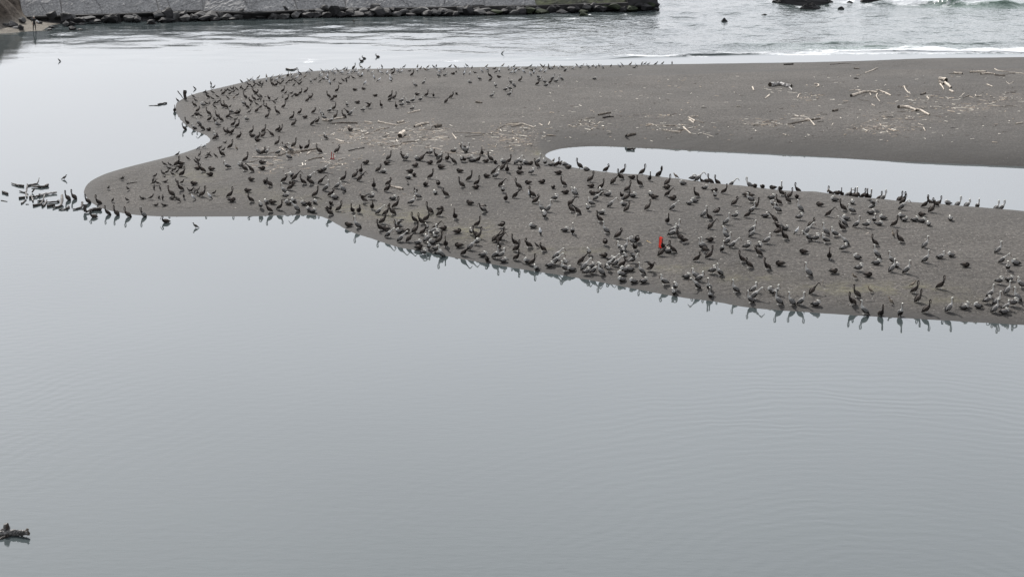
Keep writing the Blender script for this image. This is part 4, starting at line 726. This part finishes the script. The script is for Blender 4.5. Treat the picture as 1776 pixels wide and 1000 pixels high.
add_child('panel', m.mesh('panel', [M_red], False), pn)
add_child('post', tube_mesh([np.array([-.11,.06,-.05]), np.array([-.12,.06,.76])], .022, M_dd, None, 2, 6, .1), pn)
M_red2 = mat('faded_red_stake', (.42, .085, .075), .7, .2, 5)
X, Y, Z_ = ground(576, 277)
pn = link(bpy.data.objects.new('beach_marker', None)); pn.location = (X, Y, Z_); tag(pn, 'small faded red plastic piece with two upright prongs on the left sand', 'marker')
m = MB(); box(m, (.02, 0, .06), (.34, .05, .12), 0, .05); box(m, (0, .01, .015), (.40, .10, .03)); add_child('base', m.mesh('base', [M_red2], False), pn)
for dx in (-.02, .15):
    m = MB(); box(m, (dx-.02, 0, .36 if dx < 0 else .30), (.06, .04, .52 if dx < 0 else .40), 0, .06); add_child('prong', m.mesh('prong', [M_red2], False), pn)
A_ = np.array(ground(1121.5, 418)); B_ = np.array(ground(1133, 424.5)); cen = (A_+B_)/2
o = link(bpy.data.objects.new('yellow_stick', tube_mesh([A_-cen+[0, 0, .03], B_-cen+[0, 0, .03]], .022, M_yel, None, 3, 6))); o.location = cen; tag(o, 'thin yellow stick lying left of the red panel', 'stick')
# ------------------------------------------------------------------ seawall of tilted concrete slabs
M_con = bpy.data.materials.new('rough_concrete'); M_con.use_nodes = True; t = M_con.node_tree; b = t.nodes['Principled BSDF']; b.inputs['Roughness'].default_value = .92; b.inputs['Specular IOR Level'].default_value = .15
pos = N(t, 'ShaderNodeNewGeometry').outputs['Position']
c = ramp(t, noise(t, pos, .45, 6, .65), [(.3, (.33, .327, .325)), (.7, (.46, .455, .45))])
stn = ramp(t, noise(t, pos, 4.5, 4, .75), [(.35, (.6, .6, .6)), (.65, (1.2, 1.2, 1.2))]); mm = N(t, 'ShaderNodeMix', data_type='RGBA', blend_type='MULTIPLY'); mm.inputs['Factor'].default_value = 1
t.links.new(c, mm.inputs['A']); t.links.new(stn, mm.inputs['B'])
vn = N(t, 'ShaderNodeTexVoronoi', feature='DISTANCE_TO_EDGE'); vn.inputs['Scale'].default_value = .22; mpv = N(t, 'ShaderNodeMapping'); mpv.inputs['Scale'].default_value = (.6, 1, 1.4)
dn = N(t, 'ShaderNodeTexNoise'); dn.inputs['Scale'].default_value = .8; dn.inputs['Detail'].default_value = 5
va = N(t, 'ShaderNodeVectorMath', operation='ADD'); t.links.new(pos, va.inputs[0]); t.links.new(dn.outputs['Color'], va.inputs[1]); t.links.new(va.outputs[0], mpv.inputs[0]); t.links.new(mpv.outputs[0], vn.inputs['Vector'])
crk = ramp(t, vn.outputs['Distance'], [(.0, (1, 1, 1)), (.012, (0, 0, 0))])
t.links.new(mixc(t, math_(t, 'MULTIPLY', crk, .7), mm.outputs['Result'], (.05, .05, .05, 1)), b.inputs['Base Color'])
bp = N(t, 'ShaderNodeBump'); bp.inputs['Distance'].default_value = .25; t.links.new(noise(t, pos, 3, 5, .75), bp.inputs['Height']); t.links.new(bp.outputs[0], b.inputs['Normal'])
M_foot2 = mat('dark_concrete_and_shade', (.042, .040, .040), .7, .35, .8, bump=.05, bscale=2); M_conm = mat('mossy_concrete', (.13, .13, .11), .9, .35, .7, bump=.05, bscale=2, col2=(.20, .21, .13))  # near-black paints the undercut's shadow along the toe; the end block is dark itself
wall = link(bpy.data.objects.new('seawall', None)); tag(wall, 'long grey wall of tilted concrete slabs above the boulders across the far water', 'seawall')
foot = [(40,27),(108,24.5),(190,22.5),(275,19.5),(352,17.5),(435,20),(517,15.5),(600,12.5),(680,12),(762,10.5),(840,9),(930,7.5),(1010,5),(1088,3)]
wp = [onz(x, y, 1.15) for x, y in foot]; wall.location = (wp[0][0], wp[0][1], 0); w0 = Vector(wall.location)
rw = random.Random(3)
for i in range(len(wp)-1):
    a, b_ = Vector((*wp[i], 0)), Vector((*wp[i+1], 0)); dr = (b_-a).normalized(); nb = Vector((-dr.y, dr.x, 0))
    off = rw.uniform(-.12, .12); a = a+dr*.015+nb*off; b_ = b_-dr*.015+nb*(off+rw.uniform(-.08, .08))
    zb0, zb1 = 1.0+rw.uniform(-.12, .12), 1.0+rw.uniform(-.15, .15); zt = 3.05+rw.uniform(-.05, .05); th = .6
    bm = bmesh.new(); n_ = 24; rows = []
    lean = 1.15
    for kz in range(13):
        row = []
        for kx in range(n_+1):
            u = kx/n_; v = kz/12; p = a.lerp(b_, u); zb = zb0+(zb1-zb0)*u
            ed = min(1, min(u, 1-u)*n_/1.0, min(v, 1-v)*12)
            d_ = nb*((zt-zb)*v*lean+(1-ed)*.10+.09*rw.uniform(-1, 1)*ed)
            row.append(bm.verts.new(p+d_+Vector((0, 0, zb+(zt-zb)*v))-w0))
        rows.append(row)
    for kz in range(12):
        for kx in range(n_): bm.faces.new((rows[kz][kx], rows[kz][kx+1], rows[kz+1][kx+1], rows[kz+1][kx]))
    back = nb*th
    e = [v for v in bm.edges if v.is_boundary]; r_ = bmesh.ops.extrude_edge_only(bm, edges=e)
    for v in r_['geom']:
        if isinstance(v, bmesh.types.BMVert): v.co += back
    bmesh.ops.recalc_face_normals(bm, faces=bm.faces)
    me = bpy.data.meshes.new('concrete_slab'); bm.to_mesh(me); bm.free(); me.materials.append(M_con if i < 11 else M_conm); add_child('concrete_slab', me, wall)
# footing (undercut's shadow as dark colour, deeper towards the right) and jetty core
m = MB(); bm = bmesh.new(); P0 = []
tops = []
for i, p in enumerate(wp):
    x = foot[i][0]; dep = .15+.75*max(0, min(1, (x-560)/350)); j_ = min(i, len(wp)-2); dr = (Vector((*wp[j_+1], 0))-Vector((*wp[j_], 0))).normalized(); nb = Vector((-dr.y, dr.x, 0))
    f_ = Vector((*p, 0))-nb*.35; k_ = Vector((*p, 0))+nb*1.2
    P0.append([bm.verts.new(Vector((q.x, q.y, z))-w0) for q, z in ((f_, 1.0-dep), (f_, 1.02), (k_, 1.02), (k_, -.4))])
for i in range(len(P0)-1):
    for k in range(4): bm.faces.new((P0[i][k], P0[i+1][k], P0[i+1][(k+1) % 4], P0[i][(k+1) % 4]))
bmesh.ops.recalc_face_normals(bm, faces=bm.faces)
me = bpy.data.meshes.new('footing_shade'); bm.to_mesh(me); bm.free(); me.materials.append(M_foot2); add_child('footing_shade', me, wall)
m = MB()
for i in range(len(wp)):
    q0, q1 = wp[max(i-1, 0)], wp[min(i+1, len(wp)-1)]; dr = Vector((*(q1-q0), 0)).normalized(); nb = Vector((-dr.y, dr.x, 0)); p = Vector((*wp[i], 0)); b0 = len(m.v)
    for o_, z in ((.34, .9), (.34+1.95*1.15, 2.85), (8.5, 2.8), (8.5, -.5)): m.v.append(p+nb*o_+Vector((0, 0, z))-w0)
    if i:
        for k in range(4): m.f.append((b0-4+k, b0-4+(k+1) % 4, b0+(k+1) % 4, b0+k)); m.m.append(0)
add_child('jetty_core', m.mesh('jetty_core', [M_con], False), wall)
e0 = Vector((*wp[-1], 0)); dr = (e0-Vector((*wp[-2], 0))).normalized(); nb = Vector((-dr.y, dr.x, 0)); ang = math.atan2(dr.y, dr.x)
m = MB(); b0 = 0; Lb = (1147-1088)/F*275
for (u, v) in ((-.02, -.5), (Lb, -.3), (Lb*.97, 8), (-.02, 8)):
    for z, sh in ((-.3, 0), (2.9, .5)): p = e0+dr*(u-(sh if u > 1 else 0))+nb*(v+(sh if v < 1 else -sh)); m.v.append(Vector((p.x, p.y, z))-w0)
m.f = [(0, 2, 3, 1), (2, 4, 5, 3), (4, 6, 7, 5), (6, 0, 1, 7), (1, 3, 5, 7)]; m.m = [0]*5
add_child('end_block', m.mesh('end_block', [M_foot2], False), wall)
# ------------------------------------------------------------------ boulders
M_r1 = mat('rock_dark', (.030, .029, .030), .75, .45, 1.6, bump=.08, bscale=4); M_r2 = mat('rock_grey', (.10, .098, .097), .85, .45, 1.6, bump=.08, bscale=4)
M_r3 = mat('rock_mossy', (.032, .040, .022), .9, .5, 1.6, bump=.08, bscale=4); M_r4 = mat('rock_pale', (.20, .195, .19), .9, .35, 1.6, bump=.08, bscale=4)
RK = {'d': (M_r1, 'dark'), 'g': (M_r2, 'grey'), 'm': (M_r3, 'mossy'), 'p': (M_r4, 'pale grey')}
rock_mesh = {}
def rock(tn, k):
    if (tn, k) in rock_mesh: return rock_mesh[(tn, k)]
    r = random.Random(k*7+1); bm = bmesh.new()
    for _ in range(16):
        v = Vector((r.gauss(0, 1), r.gauss(0, 1), r.gauss(0, 1))).normalized()*r.uniform(.42, .56); bm.verts.new(v)
    bmesh.ops.convex_hull(bm, input=bm.verts); bmesh.ops.delete(bm, geom=[v for v in bm.verts if not v.link_faces], context='VERTS')
    bmesh.ops.bevel(bm, geom=list(bm.edges), offset=.035, segments=2, affect='EDGES', profile=.6)
    bmesh.ops.triangulate(bm, faces=bm.faces); bmesh.ops.subdivide_edges(bm, edges=[e for e in bm.edges if e.calc_length() > .12], cuts=1)
    for v in bm.verts: v.co += v.co.normalized()*r.uniform(-.018, .018)
    mn = min(v.co.z for v in bm.verts)
    for v in bm.verts: v.co.z = (v.co.z-mn-.18)
    me = bpy.data.meshes.new('boulder'); bm.to_mesh(me); bm.free(); me.materials.append(RK[tn][0]); rock_mesh[(tn, k)] = me; return me
# x, base y, width px, height px, tone
ROCKS = '''38 39 12 8 g;7 46 13 6 g;21 48 18 12 g;36 53 11 9 d;28 51 20 5 g;55 36 13 7 g;67 41 12 4 g;75 30 14 8 g;88 29 20 12 d;110 34 28 12 d;122 33 20 10 g;114 44 12 8 g;124 44 14 8 d;124 52 13 7 d;137 38 24 8 d;140 43 12 4 g;89 48 12 3 g;85 52 10 3 d;138 52 10 2 d;152 33 24 5 g;161 38 24 4 d
190 38 30 11 d;204 36 13 14 d;222 34 20 8 g;236 37 16 10 d;232 30 14 6 g;262 42 20 8 d;285 38 32 8 d;278 30 26 12 g;290 32 22 16 d;305 33 22 14 g;316 29 18 12 d;322 35 22 10 g;335 34 18 10 d;345 28 22 8 g;356 35 26 9 d;364 31 28 12 g;372 36 20 7 d;382 30 20 9 g;392 33 24 9 g
402 35 22 7 d;412 31 22 10 g;420 32 18 16 g;436 31 22 8 p;448 32 26 10 g;460 27 20 8 g;473 32 24 10 g;476 28 16 10 d;490 24 28 15 d;492 32 22 8 g;510 30 18 10 g;518 25 14 7 g;530 25 18 9 g;534 30 22 9 d;545 29 24 8 d;554 23 18 10 g;562 20 14 10 g;566 29 22 8 d;580 26 22 17 d;592 28 22 9 d
606 27 20 12 d;618 29 30 9 d;612 20 16 8 g;630 22 20 10 g;640 28 24 10 d;650 20 20 12 g;655 28 26 14 d;668 26 22 12 d;680 22 16 9 d;688 27 18 7 g;700 24 20 9 g;712 28 20 7 d;722 23 22 10 g;735 21 24 9 g;740 27 24 8 d;755 26 20 10 g;768 22 22 8 g;778 26 26 9 d;790 27 20 8 d
800 19 28 8 p;812 24 20 13 d;825 18 18 6 g;830 25 24 8 g;842 20 22 6 g;850 26 22 6 d;862 23 24 7 m;874 21 16 6 d;886 20 20 9 g;894 25 24 8 g;902 19 26 9 p;905 25 18 11 d;918 23 24 10 m;932 20 18 8 g;940 24 26 9 m;956 21 22 10 d;965 17 18 8 d;974 24 22 8 g;992 19 24 9 d;985 14 14 7 g;1011 29 17 8 m
1000 18 14 8 d;1016 16 20 11 g;1012 22 16 5 m;1030 16 16 10 d;1040 20 24 9 d;1048 14 16 6 m;1066 18 22 10 m;1058 12 12 4 p;1080 19 16 9 d;1095 18 22 8 m;1110 14 20 8 d;1122 18 26 10 d;1128 12 20 8 m;1138 18 12 5 d;1136 11 16 8 d'''
items = []; rk = random.Random(9)
for i, q in enumerate(ROCKS.replace('\n', ';').split(';')):
    x, y, w_, h_, tn = q.split(); x, y, w_, h_ = map(float, (x, y, w_, h_))
    wl = np.interp(x, [0, 100, 200, 300, 560, 800, 1000, 1145], [60, 48, 41, 38, 32, 28, 22, 19])
    zb = max(0, (wl-y)*.075)*.8 if x > 75 else None
    X, Y = onz(x, y, zb or 0)
    if zb is None:
        X, Y, zb = ground_b(x, y)
    s_ = w_/F*Y*1.12; hz = h_/F*Y*1.22
    o = link(bpy.data.objects.new('boulder', rock(tn, rk.randrange(8)))); o.location = (X, Y+s_*.3, zb-.12*hz); o.rotation_euler = (0, 0, rk.uniform(0, 6.28)); o.scale = (s_, s_*.9, hz/.80)
    tag(o, None, 'boulder', 'riprap boulders along the foot of the seawall')
    sz = 'large' if w_*h_ > 250 else ('small' if w_*h_ < 120 else 'medium')
    items.append((o, x, y, sz, RK[tn][1]))
seg = [0, 65, 108, 190, 275, 352, 435, 517, 600, 680, 762, 840, 930, 1010, 1088, 1200]; gg = {}
for o, x, y, sz, tn in items:
    k = next(j for j in range(len(seg)-1) if x < seg[j+1]); wn = 'on the beach by the walker' if k == 0 else ('under the dark block ending the seawall' if k == 14 else 'below the '+ORD[k-1]+' seawall slab from left')
    gg.setdefault((sz, tn, wn), []).append((x, o))
for (sz, tn, wn), L_ in gg.items():
    L_.sort(key=lambda q: q[0])
    for i, (x, o) in enumerate(L_):
        o['label'] = f'{sz} {tn} boulder {wn}'+('' if len(L_) == 1 else (', leftmost such' if i == 0 else (', rightmost such' if i == len(L_)-1 else ', '+ORD[i]+' such from left')))
# foundation of smaller rubble under the boulders so that no gap shows: a low sloping bank
bk = []
PB = [(92,42,0),(200,38,0),(300,35,0),(450,31,0),(560,29,0),(700,26,0),(800,25,0),(900,23,0),(1000,20,0),(1090,16.5,0),(1140,15,0)]
xs = np.linspace(70, 1140, 420); nk = 14
fr = np.array([onz(x, np.interp(x, [p[0] for p in PB], [p[1] for p in PB]), 0) for x in xs]); bkk = np.array([onz(x, np.interp(x, [f[0] for f in foot], [f[1] for f in foot]), 1.15) for x in xs])
AX = np.zeros((len(xs), nk)); AY = AX.copy(); AZ = AX.copy()
for k in range(nk):
    u = k/(nk-1); p = fr*(1-u)+bkk*u; AX[:, k] = p[:, 0]; AY[:, k] = p[:, 1]+.3*u; AZ[:, k] = -.35+u*.95
AZ += .28*vnoise(AX, AY, .8, 41)+.18*vnoise(AX, AY, .4, 42)
AZ[:, -1] = .75
tag(grid_mesh('rubble_bank', AX, AY, AZ, material=M_r1, smooth=False), 'bank of small dark rubble filling between the seawall boulders', 'rubble', kind='stuff')
def sea_rock(k, flat):
    r = random.Random(k*5+2); bm = bmesh.new()
    for _ in range(46):
        a = r.uniform(0, 6.28); u = r.uniform(0, 1)**.6; zz = (1-u**(2.2 if flat else 1.3))*r.uniform(.55, 1.0)
        bm.verts.new((math.cos(a)*u*.5, math.sin(a)*u*.5, zz))
    for a in np.linspace(0, 6.1, 14): bm.verts.new((math.cos(a)*.52*r.uniform(.85, 1), math.sin(a)*.52*r.uniform(.85, 1), -.3))
    bmesh.ops.convex_hull(bm, input=bm.verts); bmesh.ops.delete(bm, geom=[v for v in bm.verts if not v.link_faces], context='VERTS')
    bmesh.ops.triangulate(bm, faces=bm.faces); bmesh.ops.subdivide_edges(bm, edges=list(bm.edges), cuts=2)
    for v in bm.verts: v.co += Vector((r.uniform(-1, 1)*.03, r.uniform(-1, 1)*.03, r.uniform(-1, 1)*.09*(v.co.z > 0)))
    me = bpy.data.meshes.new('sea_rock'); bm.to_mesh(me); bm.free(); me.materials.append(M_r1); return me
SEA = [(1396,9,104,24,'d','large dark sea rock at the top edge right of the seawall'),(1407,15.5,36,8,'d','low dark rock in front of the large sea rock'),(1459,15.5,11,4,'d','small dark rock just right of the large sea rock'),(1474,7,14,5,'d','dark jagged rock between the two big sea rocks'),(1520,5.5,56,16,'d','second dark sea rock at the top edge'),
 (1256.5,38,11,6,'d','lone pointed dark rock in the open channel'),(1326,28,15,3.4,'d','low rounded dark rock right of the lone pointed rock'),(1632,1,14,4,'d','tiny dark rock behind the breaking wave')]
for i, (x, y, w_, h_, tn, lb) in enumerate(SEA):
    X, Y = onz(x, y, 0); s_ = w_/F*Y; hz = h_/F*Y*1.1
    o = link(bpy.data.objects.new('sea_rock', sea_rock(i, w_ > 30))); o.location = (X, Y+s_*.25, 0); o.scale = (s_*1.08, s_*.6, hz*1.1); tag(o, lb, 'rock', 'dark rocks standing in the sea')
# ------------------------------------------------------------------ person at the water's edge: skinned body
X, Y, Z_ = *onz(60, 54.5, .05), 0
Z_ = max(0.02, hb(X, Y)); pm_ = bpy.data.meshes.new('person')
J = {'pel': (0,0,.95,.135),'ab': (0,0,1.12,.125),'ch': (0,0,1.34,.15),'nk': (0,0,1.50,.06),'hd0': (0,-.01,1.58,.085),'hd': (0,-.02,1.70,.088),
 'hl': (-.09,0,.90,.095),'kl': (-.13,-.03,.50,.062),'al': (-.15,.02,.09,.042),'tl': (-.17,-.14,.04,.035),'hr': (.09,0,.90,.095),'kr': (.12,-.01,.50,.062),'ar': (.15,.03,.09,.042),'tr': (.18,-.13,.04,.035),
 'sl': (-.18,0,1.42,.06),'el': (-.26,.02,1.15,.045),'wl': (-.22,-.10,.92,.030),'sr': (.18,0,1.42,.06),'er': (.30,-.02,1.20,.045),'wr': (.30,-.22,1.12,.03)}
K = list(J); E = [('pel','ab'),('ab','ch'),('ch','nk'),('nk','hd0'),('hd0','hd'),('pel','hl'),('hl','kl'),('kl','al'),('al','tl'),('pel','hr'),('hr','kr'),('kr','ar'),('ar','tr'),('ch','sl'),('sl','el'),('el','wl'),('ch','sr'),('sr','er'),('er','wr')]
for s_, q in (('l', -1), ('r', 1)):      # hand: palm and five fingers
    wx_, wy_, wz_, _r = J['w'+s_]; J['p'+s_] = (wx_, wy_-.05, wz_-.05, .028); E.append(('w'+s_, 'p'+s_))
    for fi in range(4):
        a_ = (fi-1.5)*.022; l_ = (.07, .085, .08, .065)[fi]
        J[f'f{s_}{fi}a'] = (wx_+a_, wy_-.08, wz_-.09, .010); J[f'f{s_}{fi}b'] = (wx_+a_, wy_-.08-.01, wz_-.09-l_*.8, .009); E += [('p'+s_, f'f{s_}{fi}a'), (f'f{s_}{fi}a', f'f{s_}{fi}b')]
    J[f't{s_}h'] = (wx_-q*.05, wy_-.08, wz_-.08, .010); E.append(('p'+s_, f't{s_}h'))
K = list(J); pm_.from_pydata([J[k][:3] for k in K], [(K.index(a), K.index(b_)) for a, b_ in E], [])
po = link(bpy.data.objects.new('person', pm_)); md = po.modifiers.new('skin', 'SKIN'); md.use_smooth_shade = True; po.modifiers.new('sub', 'SUBSURF').levels = 1
for v, k in zip(pm_.skin_vertices[0].data, K): v.radius = (J[k][3], J[k][3]*(.8 if k in ('ch', 'ab', 'pel') else 1)); v.use_root = k == 'pel'
M_suit = mat('black_wetsuit', (.022, .021, .024), .6, .2, 8); M_skin = mat('skin', (.42, .27, .20), .6, .1, 8); M_towel = mat('pale_towel', (.6, .6, .6), .9, .1, 8); M_cap = mat('pale_cap', (.5, .48, .45), .8, .1, 8)
# zone colours on the single body mesh: evaluate, then assign by height
dg = bpy.context.evaluated_depsgraph_get(); me2 = bpy.data.meshes.new_from_object(po.evaluated_get(dg)); po.modifiers.clear(); po.data = me2
me2.materials.clear(); me2.materials.append(M_suit); me2.materials.append(M_skin)
for p in me2.polygons:
    c_ = p.center; p.material_index = 1 if (c_.z > 1.52 or (c_.z < 1.13 and abs(c_.x) > .17 and c_.z > .75)) else 0
po.location = (X, Y, Z_); po.rotation_euler = (0, 0, R(25)); po.scale = (1.08, 1.08, 1.08); tag(po, 'person in dark clothing standing at the water\'s edge below the bluff', 'person')
def blob(name, parts, material, parent):
    m = MB()
    for pa in parts: m.loft(pa, [0]*(len(pa)-1), 8, side=(1, 0, 0))
    return add_child(name, m.mesh(name, [material]), parent)
blob('cap', [[(0,-.12,1.72,.07,.008),(0,-.06,1.755,.10,.02),(0,.02,1.775,.10,.04),(0,.09,1.74,.06,.04)]], M_cap, po)
blob('towel', [[(.16,-.20,1.30,.05,.03),(.28,-.24,1.24,.10,.04),(.42,-.26,1.14,.09,.03),(.52,-.26,1.00,.04,.02)]], M_towel, po)
